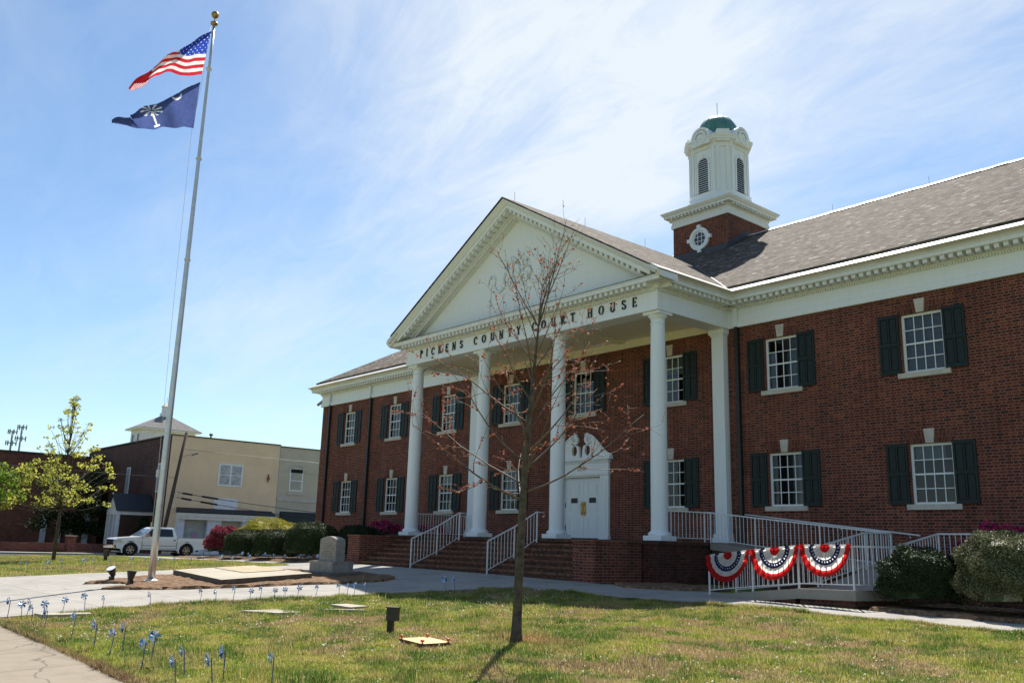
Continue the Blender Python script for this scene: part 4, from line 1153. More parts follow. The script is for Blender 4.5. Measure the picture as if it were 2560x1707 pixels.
# ------------------------------------------------------------------ bunting
m_red = cloth('bunting_red', (.62, .025, .025), .7); m_wht = cloth('bunting_white', (.88, .85, .80), .75); m_nav = cloth('bunting_navy', (.02, .03, .10), .35)
def bunting(p, q, depth, label):
    """half-round pleated fan hung from the rail between p and q"""
    p = Vector(p); q = Vector(q); c = (p + q) / 2; ux = (q - p) / 2; out = Vector((0, -1, 0))
    mb = MB(); na, nr = 96, 40
    star = []
    def P(i, j):
        a = math.pi * i / na; r = j / nr
        k = 1 + .006 * math.cos(a * 22) * r
        s = -math.cos(a); dn = math.sin(a)
        dn = dn ** 1.05 if dn > 0 else 0
        pl = .009 * math.cos(a * 22) * (.25 + .75 * r) + .05 * r * dn
        pos = c + ux * s * r * k + Vector((0, 0, -depth * dn * r * k)) + out * (.05 + pl + .02 * math.sin(j * .5))
        return pos
    for i in range(na):
        a = (i + .5) / na
        for j in range(nr):
            r = (j + .5) / nr
            mi = 0 if r < .19 else 1 if r < .45 else 2 if r < .63 else 1 if r < .81 else 0
            if mi == 2:
                ph = (a * 15) % 1.0; dx = (ph - .5) * math.pi / 15 * .53 * 1.2; dy = (r - .525) * 1.0
                if abs(dx) + abs(dy) < .035 or (dx * dx + dy * dy) < .022 ** 2: mi = 1
            if j == 0: mb.face([P(i, 0), P(i + 1, 1), P(i, 1)], mi, sm=True)
            else: mb.face([P(i, j), P(i + 1, j), P(i + 1, j + 1), P(i, j + 1)], mi, sm=True)
    # turned-over heading on the rail
    for a in range(24):
        s0, s1 = -1 + a / 12, -1 + (a + 1) / 12
        A, B = c + ux * s0, c + ux * s1
        r = abs(s0 + 1 / 24); mi = 0 if r < .2 else 1 if r < .44 else 2 if r < .6 else 1 if r < .85 else 0
        mb.face([A + Vector((0, -.05, -.01)), B + Vector((0, -.05, -.01)), B + Vector((0, -.03, .04)), A + Vector((0, -.03, .04))], mi)
        mb.face([A + Vector((0, -.03, .04)), B + Vector((0, -.03, .04)), B + Vector((0, .04, .035)), A + Vector((0, .04, .035))], mi)
    o = mb.build('bunting', [m_red, m_wht, m_nav])
    return tag(o, label, 'bunting', 'patriotic fan buntings on the ramp railing')
bunting((10.03, -6.02, .845), (11.2, -6.02, .985), .60, 'shaded fan bunting on the sloping end of the railing')
bunting((11.22, -6.02, .99), (12.42, -6.02, 1.115), .64, 'middle fan bunting with navy star band on the ramp railing')
bunting((12.43, -6.02, 1.12), (13.56, -6.01, 1.145), .60, 'fan bunting on the level railing nearest the dark bushes')

# ------------------------------------------------------------------ flagpole and flags
FX, FY = -1.62, -14.42; FZ = tz(FX, FY) + .03
T = thing('flagpole', (FX, FY, FZ), 'tall tapered aluminium flagpole with bronze ball standing in the mulch bed', 'flagpole')
q = MB(); n = 14
q.tube([(FX, FY, FZ + 16.42 * i / n) for i in range(n + 1)], [.092 - .055 * (i / n) ** 1.3 for i in range(n + 1)], 16); q.build('pole', MT['pole'], T)
q = MB(); q.lathe([(.26, 0), (.26, .02), (.18, .05), (.12, .09), (.095, .10)], (FX, FY, FZ), 24); q.build('base_collar', MT['flash'], T)
q = MB(); q.lathe([(0.03, 16.2), (.11, 16.22), (.11, 16.28), (.03, 16.31)], (FX, FY, FZ + .17), 12); q.bar((FX, FY, FZ + 16.3), (FX, FY, FZ + 16.62), .018); q.build('truck', MT['gold'], T)
q = MB()
q.lathe([(.115 * math.cos(a), .115 * math.sin(a)) for a in np.linspace(-math.pi / 2, math.pi / 2, 10)], (FX, FY, FZ + 16.72), 16); q.build('ball', MT['gold'], T)
q = MB(); q.tube([(FX - .07, FY - .08, FZ + 16.3), (FX - .11, FY - .13, FZ + 14.5), (FX - .20, FY - .23, FZ + 12.9), (FX - .16, FY - .2, FZ + 8), (FX - .1, FY - .11, FZ + 2.9), (FX - .09, FY - .1, FZ + 1.4)], .005, 5); q.build('halyard', MT['flash'], T)
q = MB(); q.box(FX - .14, FX - .05, FY - .14, FY - .06, FZ + 2.75, FZ + 2.95); q.bar((FX - .12, FY - .12, FZ + 1.35), (FX - .12, FY - .12, FZ + 1.55), .015); q.build('cleat', MT['pole'], T)
for z in (8.9, 12.0, 14.9):
    q = MB(); q.lathe([(.085, -.03), (.095, 0), (.085, .03)], (FX, FY, FZ + z), 12); q.build('snap_ring', MT['flash'], T)

FD = Vector((-.648, -.761, 0)); FN = Vector((.761, -.648, 0))
def flag(name, hoist, top, bot, colour, mats, label, cat, nu=130, nv=90, fold=.34):
    """cloth hung by its hoist; the upper fly corner has folded over behind. top/bot: (run, height) outlines"""
    def lerp(tab, u):
        us = np.linspace(0, 1, len(tab)); return Vector((np.interp(u, us, [t_[0] for t_ in tab]), np.interp(u, us, [t_[1] for t_ in tab])))
    mb = MB()
    def P(i, j):
        u, v = i / nu, j / nv
        vf = min(.96, fold * 2.6 * u) if u < .75 else .96
        a, b = lerp(top, u), lerp(bot, u)
        zh_t, zh_b = hoist[0][1], hoist[1][1]
        wv = (.07 * math.sin(u * 13 + v * 2.0) + .035 * math.sin(u * 27 - v * 4)) * min(1, u * 3)
        if v >= vf:
            t = (v - vf) / (1 - vf + 1e-6); p = a * (1 - t) + b * t; dep = wv
        else:
            t = (vf - v); p = a + (b - a) * min(.9, t * .42) + Vector((-.04 * t, -.02)); dep = wv - .10 - .10 * t
        dep *= 1
        pos = Vector((FX, FY, 0)) + FD * p.x + FN * dep; pos.z = p.y
        return pos
    for i in range(nu):
        for j in range(nv):
            mb.face([P(i, j), P(i, j + 1), P(i + 1, j + 1), P(i + 1, j)], colour((i + .5) / nu, (j + .5) / nv), sm=True)
    o = mb.build(name, mats)
    return tag(o, label, cat)
f_red = cloth('flag_red', (.60, .03, .05), .5); f_wht = cloth('flag_white', (.80, .80, .80), .5); f_blu = cloth('flag_blue', (.03, .07, .42), .55); f_ind = cloth('flag_indigo', (.07, .10, .27), .55)
def us(u, v):
    if u < .42 and v < 7 / 13:
        cu, cv = u / .42, v / (7 / 13); r = int(cv * 9); off = .5 if r % 2 else 0
        dx = ((cu * 6 + off) % 1 - .5) * .42 * 1.9 / 6; dy = ((cv * 9) % 1 - .5) * (7 / 13) / 9
        return 1 if dx * dx + dy * dy < .0135 ** 2 else 2
    return 0 if int(v * 13) % 2 == 0 else 1
flag('stars_and_stripes_flag', [(.06, 15.94), (.20, 14.47)], [(.06, 15.94), (.62, 15.56), (1.06, 15.2), (1.73, 14.72), (2.33, 13.95)], [(.20, 14.47), (.6, 14.42), (1.1, 14.48), (1.6, 14.40), (1.95, 14.16), (2.32, 13.92)], us, [f_red, f_wht, f_blu],
     'red, white and blue stars and stripes flag flying at the top of the pole', 'flag')
def sc(u, v):
    # white crescent in the upper hoist corner, palmetto in the middle
    du, dv = (u - .235) * 1.75, v - .22
    if du * du + dv * dv < .088 ** 2 and (du - .005) ** 2 + (dv + .052) ** 2 > .080 ** 2: return 1
    x, y = (u - .52) * 1.75, v
    if abs(x) < .021 and .52 < y < .93: return 1
    if abs(x) < .07 and .90 < y < .96: return 1
    rr = math.hypot(x, y - .5); an = math.atan2(y - .5, x)
    if rr < .2 and math.cos(an * 9) > .35 and y < .64 and rr > .02: return 1
    return 0
flag('state_flag', [(.22, 14.23), (.26, 12.71)], [(.22, 14.23), (.94, 13.81), (1.57, 13.42), (2.25, 13.12), (2.70, 12.93)], [(.26, 12.71), (.55, 12.77), (1.02, 12.69), (1.48, 12.65), (2.08, 12.71), (2.69, 12.80)], sc, [f_ind, f_wht],
     'indigo state flag with white crescent and palmetto below the stars and stripes', 'flag', fold=.25)
# ------------------------------------------------------------------ fast quad clouds (leaves, blossoms)
def quads(name, C, S, mats, parent=None, mi=None, nrm=None, aspect=.6, org=None, flat=.0):
    """C: centres (n,3); S: sizes (n,); one little leaf quad per centre, turned at random"""
    n = len(C); org = np.array(org if org is not None else (0, 0, 0))
    d = rng.normal(size=(n, 3)); d /= np.linalg.norm(d, axis=1)[:, None]
    if nrm is not None:
        d = d * .75 + nrm; d /= np.linalg.norm(d, axis=1)[:, None]
    a = np.cross(d, rng.normal(size=(n, 3))); a /= np.linalg.norm(a, axis=1)[:, None]; b = np.cross(d, a)
    a = a * (S * .5)[:, None]; b = b * (S * .5 * aspect)[:, None]
    V = np.stack([C - a, C + b * .9 - a * .1, C + a, C - b * .9 - a * .1], 1).reshape(-1, 3) - org
    me = bpy.data.meshes.new(name); me.vertices.add(4 * n); me.vertices.foreach_set('co', V.astype(np.float32).ravel())
    me.loops.add(4 * n); me.loops.foreach_set('vertex_index', np.arange(4 * n, dtype=np.int32))
    me.polygons.add(n); me.polygons.foreach_set('loop_start', np.arange(0, 4 * n, 4, dtype=np.int32)); me.polygons.foreach_set('loop_total', np.full(n, 4, dtype=np.int32))
    for q in (mats if isinstance(mats, (list, tuple)) else [mats]): me.materials.append(q)
    if mi is not None: me.polygons.foreach_set('material_index', mi.astype(np.int32))
    me.update(calc_edges=True)
    o = bpy.data.objects.new(name, me); COL.objects.link(o)
    if parent is not None: o.parent = parent; ORG[o.name] = ORG.get(parent.name, Vector((0, 0, 0)))
    return o
MT['bark'] = plain('bark', (0.085, 0.068, 0.05), 0.85, 0.3, 0, 0.6, 11, 40, 0.8)
MT['bark_dark'] = plain('bark_dark', (0.075, 0.06, 0.048), 0.9, 0.2, 0, 0.4, 9, 40, 0.6)
MT['twig'] = plain('twig', (0.12, 0.092, 0.072), 0.65, 0.2, 0, 0.3, 9)
MT['bud'] = leaf_mat('red_bud', [(0.1, (0.17, .05, .035)), (0.5, (.33, .11, .075)), (.9, (.48, .20, .11))], .35)
def limb(p, d, L, r, n, up, wig):
    pts = [Vector(p)]; d = Vector(d).normalized(); rad = [r]
    for i in range(n):
        d = (d + Vector((random.gauss(0, wig), random.gauss(0, wig), random.gauss(0, wig) + up))).normalized()
        pts.append(pts[-1] + d * (L / n)); rad.append(r * (1 - .8 * (i + 1) / n))
    return pts, rad

# ------------------------------------------------------------------ young budding tree in the lawn
TB = Vector((12.99, -14.36, tz(12.99, -14.36)))
T = thing('young_maple', TB, 'slender young tree with bare budding branches growing from the front lawn', 'tree')
RV = Vector((.648, .761, 0))        # across the picture
tr = MB()
zs_ = [0, .12, .35, .9, 1.5, 2.0, 2.5, 3.1, 3.7, 4.2, 4.7]; off = [0, .0, .005, .015, .03, .05, .07, .11, .15, .19, .23]
trp = [TB + Vector((0, 0, z)) + RV * o for z, o in zip(zs_, off)]
trr = [.100, .080, .070, .063, .058, .054, .047, .040, .031, .022, .014]
tr.tube(trp, trr, 12, 0)
tr.build('trunk', MT['bark'], T)
bl = MB(); buds = []
def trunk_at(z):
    return TB + Vector((0, 0, z)) + RV * np.interp(z, zs_, off), np.interp(z, zs_, trr)
def grow(p, d, L, r, depth, budk):
    n = 7 if depth == 0 else 5
    pts, rad = limb(p, d, L, r, n, .055 if depth == 0 else .05, .085 + .05 * depth)
    bl.tube(pts, [max(.0022, q) for q in rad], 5 if depth == 0 else 4, 0)
    for i in range(len(pts) - 1):
        f0 = i / (len(pts) - 1)
        if depth < 2 and f0 > .22:
            for _ in range(2 if depth == 0 else 1):
                if random.random() < (.66 if depth == 0 else .5):
                    q = pts[i].lerp(pts[i + 1], random.random()); dd = (pts[i + 1] - pts[i]).normalized()
                    sd_ = dd.cross(Vector((random.gauss(0, 1), random.gauss(0, 1), random.gauss(0, 1)))).normalized()
                    grow(q, dd * .75 + sd_ * .75, L * random.uniform(.24, .46) * (1.05 - .35 * f0), rad[i] * .5, depth + 1, budk)
        if depth >= 1 or f0 > .5:
            seg = (pts[i + 1] - pts[i]).length; k = int(seg / .055 * budk * random.choice((0, .3, 1.2, 2.2)))
            for _ in range(k): buds.append(pts[i].lerp(pts[i + 1], random.random()) + Vector((random.gauss(0, .009), random.gauss(0, .009), random.gauss(0, .009))))
random.seed(21)
az = 0.4
for i in range(26):
    t = i / 25; z = 1.86 + 2.84 * t; p, r = trunk_at(z); az += 2.4 + random.uniform(-.35, .35)
    el = R(14 + 54 * t + random.uniform(-8, 8)); L = (2.15 - 1.0 * t + random.uniform(-.35, .25))
    if i in (1, 2): L *= 1.1
    d = Vector((math.cos(az) * math.cos(el), math.sin(az) * math.cos(el), math.sin(el)))
    grow(p, d, L, r * random.uniform(.30, .46), 0, 1.05 - .5 * t)
for j in range(6):
    p, r = trunk_at(4.6); d = Vector((random.gauss(0, .26), random.gauss(0, .26), 1)) + RV * .12
    grow(p, d, random.uniform(1.0, 1.75), .013, 0, .45)
bl.build('branches', MT['twig'], T)
bc = np.array([b_[:] for b_ in buds]); bs = rng.uniform(.022, .052, len(bc))
quads('buds', np.repeat(bc, 2, 0) + rng.normal(0, .006, (len(bc) * 2, 3)), np.repeat(bs, 2), MT['bud'], T, org=TB, aspect=.8)
random.seed(8)

# ------------------------------------------------------------------ leafing tree far left
def leafy(name, base, H, label, clusters, mats, trunkr, n_leaf, lsize, seed, group=None, trunkz=.3, bark='bark_dark'):
    global rng
    base = Vector(base); T = thing(name, base, label, 'tree', group)
    rs = random.Random(seed)
    t = MB(); t.tube([base, base + Vector((0, 0, H * .3)), base + Vector((.04, 0, H * .6)), base + Vector((.02, 0, H * .97))], [trunkr, trunkr * .75, trunkr * .4, .008], 8)
    t.build('trunk', MT[bark], T)
    b = MB(); L = []; 
    for (x, y, z, r) in clusters:
        c = Vector((x, y, z)); z0 = max(H * trunkz, z - .13 * H - r * .6); p0 = base + Vector((0, 0, min(z0, H * .9)))
        mid = p0.lerp(base + c, .5) + Vector((0, 0, -.08 * H * .3)); b.tube([p0, mid, base + c], [trunkr * .2, trunkr * .13, .006], 5)
        for k in range(int(n_leaf * r * r)):
            d = np.array([rs.gauss(0, 1) for _ in range(3)]); d /= np.linalg.norm(d); L.append(np.array(base + c) + d * r * (rs.random() ** .45) * np.array([1, 1, .62]))
        for k in range(3):
            q = base + c + Vector((rs.gauss(0, r * .6), rs.gauss(0, r * .6), rs.gauss(0, r * .4))); b.tube([base + c - Vector((0, 0, r * .2)), q], [.012, .004], 4)
    b.build('branches', MT[bark], T)
    L = np.array(L); quads('leaves', L, rng.uniform(.6, 1.3, len(L)) * lsize, mats, T, org=base, aspect=.75)
    return T
MT['leaf_y'] = leaf_mat('leaf_yellow_green', [(0.1, (.30, .34, .05)), (.5, (.44, .45, .08)), (.9, (.58, .52, .13))], .55)
MT['leaf_g'] = leaf_mat('leaf_fresh_green', [(0.1, (.07, .13, .02)), (.5, (.15, .24, .03)), (.9, (.28, .36, .06))], .45)
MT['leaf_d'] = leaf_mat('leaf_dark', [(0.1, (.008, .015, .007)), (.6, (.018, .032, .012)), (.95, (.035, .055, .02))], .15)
rs_ = random.Random(5); cl_ = []
# across the picture = RV, towards camera = -FNcam
for k in range(95):      # wide lower crown
    a = rs_.uniform(0, 2 * math.pi); rr = 2.25 * math.sqrt(rs_.random()); z = rs_.uniform(2.5, 4.7)
    if z < 3.1 and rs_.random() < .35: continue
    cl_.append((math.cos(a) * rr, math.sin(a) * rr, z - .12 * rr, rs_.uniform(.16, .36)))
for k in range(60):      # thin open leader
    z = rs_.uniform(4.6, 7.3); a = rs_.uniform(0, 2 * math.pi); rr = (1.55 - .5 * (z - 4.6)) * math.sqrt(rs_.random()) if z < 7 else .1
    cl_.append((math.cos(a) * rr, math.sin(a) * rr, z, rs_.uniform(.12, .27)))
leafy('leafing_tree', (-20.56, -12.09, tz(-20.56, -12.09)), 7.6, 'small tree with thin yellow-green spring leaves on the far left lawn', cl_, MT['leaf_y'], .085, 380, .12, 3)
cl_ = [(rs_.gauss(0, .75), rs_.gauss(0, .75), rs_.uniform(.9, 4.0), rs_.uniform(.35, .6)) for k in range(34)]
leafy('green_tree', (-21.5, -14.9, tz(-21, -14.7)), 4.3, 'dense bright green small tree cut off by the left edge', cl_, MT['leaf_g'], .07, 380, .14, 4, trunkz=.1)

# ------------------------------------------------------------------ shrubs
def shrub(name, c, rx, ry, rz, label, cat, leaf, n, ls, group=None, power=2.6, flowers=None, lump=.10, zbase=0.0, fl_top=False):
    base = Vector((c[0], c[1], c[2])); T = thing(name, base, label, cat, group)
    d = rng.normal(size=(n, 3)); d[:, 2] = np.abs(d[:, 2]) * 1.0 - .25; d /= np.linalg.norm(d, axis=1)[:, None]
    def surf(d, k):
        den = (np.abs(d[:, 0]) ** power + np.abs(d[:, 1]) ** power + np.abs(d[:, 2]) ** power) ** (1 / power)
        s = d / den[:, None]
        lm = 1 + lump * (np.sin(d[:, 0] * 7 + 1.3 * c[0]) * np.sin(d[:, 1] * 8 + c[1]) + .6 * np.sin(d[:, 2] * 11 + d[:, 0] * 5)) + k
        return np.stack([s[:, 0] * rx * lm, s[:, 1] * ry * lm, rz * (.42 + .58 * s[:, 2] * lm)], 1)
    k = rng.normal(0, .018, n) - np.abs(rng.normal(0, .035, n))
    P = surf(d, k); ok = P[:, 2] > .03; P = P[ok]; dd = d[ok]
    k2 = (rng.random(len(P)) < .0)
    quads('foliage', P + np.array(base), rng.uniform(.6, 1.35, len(P)) * ls, leaf, T, nrm=dd * .5, org=base, aspect=.62)
    # woody inside
    m = MB(); nseg = 20; rg_ = []
    for j in range(9):
        t = -.35 + 1.35 * j / 8; row = []
        for i in range(nseg):
            a = 2 * math.pi * i / nseg; e = math.asin(max(-1, min(1, t)))
            v_ = np.array([[math.cos(a) * math.cos(e), math.sin(a) * math.cos(e), math.sin(e)]]); p = surf(v_, np.array([-.10]))[0]
            row.append(tuple(np.array(base) + np.array([p[0], p[1], max(0.0, p[2])])))
        rg_.append(row)
    for j in range(8):
        for i in range(nseg):
            k_ = (i + 1) % nseg; m.face([rg_[j][i], rg_[j][k_], rg_[j + 1][k_], rg_[j + 1][i]])
    m.build('inner_twigs', leaf, T)
    if flowers:
        nf, fs, fm, zmin = flowers
        d = rng.normal(size=(nf, 3)); d[:, 2] = np.abs(d[:, 2]) - .15; d /= np.linalg.norm(d, axis=1)[:, None]
        P = surf(d, rng.normal(.015, .02, nf)); P = P[P[:, 2] > zmin * rz]
        quads('blossoms', P + np.array(base), rng.uniform(.7, 1.3, len(P)) * fs, fm, T, org=base, aspect=.95)
    return T
MT['leaf_yew'] = leaf_mat('leaf_trimmed', [(0.1, (.015, .024, .009)), (.5, (.036, .052, .017)), (.9, (.09, .11, .04))], .15)
MT['leaf_gold'] = leaf_mat('leaf_gold', [(0.1, (.14, .14, .012)), (.5, (.28, .26, .02)), (.9, (.40, .35, .04))], .3)
MT['leaf_holly'] = leaf_mat('leaf_glossy', [(0.1, (.014, .026, .010)), (.5, (.030, .048, .018)), (.9, (.055, .075, .028))], .12, .5)
MT['leaf_var'] = leaf_mat('leaf_variegated', [(0.1, (.035, .043, .016)), (.4, (.07, .08, .03)), (.7, (.20, .20, .10)), (1, (.40, .39, .26))], .15, .5)
MT['azalea'] = leaf_mat('azalea_blossom', [(0.1, (.24, .012, .06)), (.5, (.40, .025, .11)), (.9, (.60, .06, .2))], .3)
MT['azalea2'] = leaf_mat('azalea_blossom_red', [(0.1, (.13, .012, .028)), (.5, (.26, .03, .06)), (.9, (.42, .09, .12))], .3)
G1 = 'clipped bushes along the left wing'
shrub('clipped_bush', (-9.6, -5.5, tz(-9.6, -5.5)), .90, .95, 1.56, 'tall clipped dark bush with pale leafy top behind the monument', 'bush', MT['leaf_yew'], 16000, .05, G1, 3.0, lump=.04)
shrub('clipped_bush', (-12.55, -5.5, tz(-12.55, -5.5)), .80, .95, 1.30, 'low clipped dark bush in the middle of the three', 'bush', MT['leaf_yew'], 14000, .05, G1, 3.0, lump=.04)
shrub('clipped_bush', (-15.4, -5.5, tz(-15.4, -5.5)), .90, .95, 1.30, 'clipped dark bush between the pink azalea and the golden hedge', 'bush', MT['leaf_yew'], 14000, .05, G1, 3.0, lump=.04)
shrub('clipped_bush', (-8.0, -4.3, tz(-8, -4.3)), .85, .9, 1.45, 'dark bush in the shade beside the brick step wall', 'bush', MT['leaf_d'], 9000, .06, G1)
shrub('golden_hedge', (-22.7, -1.0, tz(-22.7, -1.0)), 1.6, 1.5, 2.12, 'rounded golden yellow hedge rising behind the clipped dark bushes', 'hedge', MT['leaf_gold'], 15000, .06, lump=.08)
shrub('pink_azalea', (-18.9, -5.1, tz(-18.9, -5.1)), .72, .80, 1.48, 'rounded azalea covered in deep pink blossom at the end of the bush row', 'azalea', MT['leaf_yew'], 3000, .05, None, 2.3, (8000, .055, MT['azalea2'], .05))
G2 = 'azaleas in the shade against the brick wall'
for (x, y, r, h, lb) in ((-11.6, -.8, 1.3, 1.75, 'magenta azalea against the wall left of the first porch column'), (-9.2, -.8, 1.4, 1.6, 'magenta azalea just left of the first porch column'), (-7.6, -.8, .8, 1.45, 'magenta azalea showing through the far porch railing')):
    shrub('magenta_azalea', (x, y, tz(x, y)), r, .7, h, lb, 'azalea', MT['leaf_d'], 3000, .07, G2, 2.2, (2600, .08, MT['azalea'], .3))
shrub('low_evergreen', (-7.6, -2.3, tz(-8, -2.3)), 1.3, 1.0, 1.25, 'low dark evergreen shrub by the left end of the porch', 'bush', MT['leaf_d'], 4000, .07)
shrub('round_bush', (14.62, -5.35, tz(14.6, -5.3)), .74, .70, 1.22, 'small dark round bush beside the ramp platform', 'bush', MT['leaf_holly'], 30000, .032, 'rounded bushes at the right end of the ramp')
shrub('variegated_bush', (16.35, -5.15, tz(16.3, -5.1)), 1.05, 1.0, 1.55, 'large rounded bush with pale speckled leaves at the right edge', 'bush', MT['leaf_var'], 60000, .030, 'rounded bushes at the right end of the ramp')
for (x, y, lb) in ((15.1, -2.4, 'magenta azalea glimpsed between railing and large bush'), (17.2, -1.8, 'magenta azalea against the brick behind the large speckled bush')):
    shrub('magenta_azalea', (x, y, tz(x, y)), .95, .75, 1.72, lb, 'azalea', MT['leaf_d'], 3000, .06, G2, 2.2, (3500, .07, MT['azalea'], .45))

# ------------------------------------------------------------------ memorials in the bed
def plate(mb, P, z0, z1, m_top=0, m_side=1):
    mb.face([(p[0], p[1], z1) for p in P], m_top)
    for i in range(len(P)):
        a, b = P[i], P[(i + 1) % len(P)]; mb.face([(a[0], a[1], z0), (b[0], b[1], z0), (b[0], b[1], z1), (a[0], a[1], z1)], m_side)
SP = [(-3.65, -13.1), (1.3, -13.75), (.66, -10.95), (-4.15, -10.4)]
sz = [tz(*p) + .21 for p in SP]
def slab_z(u, v): return sz[0] * (1 - u) * (1 - v) + sz[1] * u * (1 - v) + sz[2] * u * v + sz[3] * (1 - u) * v
T = thing('memorial_slab', (-1.4, -12.1, -.2), 'low raised concrete slab with plaque panels lying in the mulch bed', 'memorial')
e0, e1, e2 = Vector(SP[1]), Vector(SP[2]), Vector(SP[3]); O_ = Vector(SP[0])
def slab_pt(u, v, dz=0):
    p = O_ * (1 - u) * (1 - v) + e0 * u * (1 - v) + e1 * u * v + e2 * (1 - u) * v; return (p.x, p.y, slab_z(u, v) + dz)
def panel(mb, u0, u1, v0, v1, dz, th):
    P = [slab_pt(u0, v0, dz), slab_pt(u1, v0, dz), slab_pt(u1, v1, dz), slab_pt(u0, v1, dz)]
    mb.face(P, 0)
    for i in range(4):
        a, b = P[i], P[(i + 1) % 4]; mb.face([(a[0], a[1], a[2] - th), (b[0], b[1], b[2] - th), b, a], 1)
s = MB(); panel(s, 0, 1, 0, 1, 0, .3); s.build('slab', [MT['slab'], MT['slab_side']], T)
for i in range(5):
    s = MB(); panel(s, .06 + i * .118, .06 + i * .118 + .108, .46, .95, .014, .02); s.build('plaque', [plain('plaque_stone', (.40, .33, .22), .8, .2, 0, .15, 4), MT['slab_side']], T)
T = thing('granite_monument', (-.28, -9.85, tz(-.28, -9.85)), 'upright granite memorial stone on a stepped base in the mulch bed', 'monument', rz=R(2))
mz = 0
s = MB(); s.box(-.80, .80, -.50, .50, -.1, .16); s.build('foot', plain('foot_stone_shaded', (.15, .13, .115), .9, .15, 0, .3, 6, 40, .3), T, world=False)  # shade on the foot is put into its colour, darker than the granite above
s = MB(); s.box(-.62, .62, -.34, .34, .16, .45); s.build('base', MT['granite'], T, world=False)
s = MB()
pr = [(-.44, .45), (.44, .45), (.43, 1.06)] + [(.43 - .86 * t, 1.06 + .085 * math.sin(math.pi * t)) for t in np.linspace(.08, .92, 9)] + [(-.43, 1.06)]
s.prism(pr, 'y', -.15, .15); to = s.build('tablet', MT['granite'], T, world=False)
for i in range(6):
    s = MB(); w_ = .30 - (i % 3) * .04; s.box(-w_, w_, -.153, -.149, .58 + i * .07, .592 + i * .07); s.build('carved_line', MT['slab_side'], to, world=False)

# flood lights, electrical posts, covers --------------------------------
def flood(loc, rz, lit, label):
    T = thing('flood_light', loc, label, 'flood light', 'flood lights at the flagpole', rz=rz)
    s = MB(); s.box(-.05, .05, -.05, .05, -.05, .14); s.box(-.09, .09, -.06, .06, 0, .05); s.build('stake', MT['black'], T, world=False)
    s = MB(); c = Vector((0, 0, .24)); d = Vector((0, .5, .85)).normalized() if lit else Vector((0, .1, 1)).normalized()
    s.bar(c - d * .10, c + d * .12, .06, 0, 10, .12); s.build('lamp_housing', MT['black'], T, world=False)
    s = MB(); s.bar(c + d * .121, c + d * .13, .115, 0, 14, .115); s.build('lens', plain('lamp_glass', (.75, .75, .75), .15, .6), T, world=False)
flood((-2.35, -15.2, tz(-2.35, -15.2) + .05), R(-150), True, 'black flood light with bright tilted lens left of the flagpole')
flood((-.55, -15.3, tz(-.5, -15.4) + .05), R(20), False, 'black upward flood light at the front of the mulch bed')
def epost(loc, s_, label, rz=0):
    T = thing('outlet_post', loc, label, 'outlet post', 'brown metal outlet posts in the lawn', rz=rz)
    s = MB(); s.box(-.055 * s_, .055 * s_, -.05 * s_, .05 * s_, -.1, .44 * s_); s.build('post', plain('post_brown', (.035, .028, .022), .5, .3, 0, .3, 9), T, world=False)
    s = MB(); s.box(-.07 * s_, .15 * s_, -.075 * s_, .055 * s_, .22 * s_, .46 * s_); s.box(-.085 * s_, .165 * s_, -.09 * s_, .07 * s_, .46 * s_, .475 * s_); s.build('cover', plain('post_cover', (.05, .04, .032), .5, .3, 0, .3, 9), T, world=False)
epost((10.92, -15.12, tz(10.92, -15.12)), .80, 'dark brown outlet post with hinged cover in the near lawn', R(35))
epost((-18.3, -10.6, tz(-18.3, -10.6)), 1.0, 'small dark outlet post far off before the white pickup', R(20))
T = thing('utility_cover', (12.29, -15.45, tz(12.29, -15.45)), 'tan board cover with orange corner pegs lying on the near lawn', 'cover')
CP = [(11.92, -15.63), (12.66, -15.75), (12.68, -15.27), (11.95, -15.15)]
cz = tz(12.29, -15.45)
s = MB(); plate(s, CP, cz - .02, cz + .05); s.build('board', [plain('tan_board', (.60, .40, .20), .75, .2, 0, .15, 5), plain('board_edge', (.10, .065, .04), .9, .1)], T)
for p in CP:
    q = Vector((12.29, -15.45)).lerp(Vector(p), .88); s = MB(); s.bar((q.x, q.y, cz), (q.x, q.y, cz + .08), .012, 0, 6); s.lathe([(0, .06), (.028, .075), (.032, .09), (0, .105)], (q.x, q.y, cz), 8); s.build('peg', plain('orange_peg', (.55, .13, .03), .5), T)
for P, lb in (([(7.02, -15.8), (7.75, -15.42), (7.7, -14.85), (6.95, -15.06)], 'long flat concrete pad left of the others in the lawn'), ([(6.9, -13.9), (7.7, -13.92), (7.55, -13.42), (6.84, -13.5)], 'pale concrete pad nearest the walkway in the lawn'),
              ([(7.55, -14.5), (7.7, -14.52), (8.14, -13.87), (8.0, -13.83)], 'thin concrete strip showing through the lawn turf'), ([(5.1, -18.75), (5.5, -18.68), (5.5, -17.9), (5.15, -17.85)], 'flat concrete pad among pinwheels at the walkway corner')):
    z = max(tz(*p) for p in P); s = MB(); plate(s, P[::1], z - .06, z + .035, 0, 0); o = s.build('concrete_pad', MT['slab']); tag(o, lb, 'concrete pad', 'flat concrete pads set in the lawn')

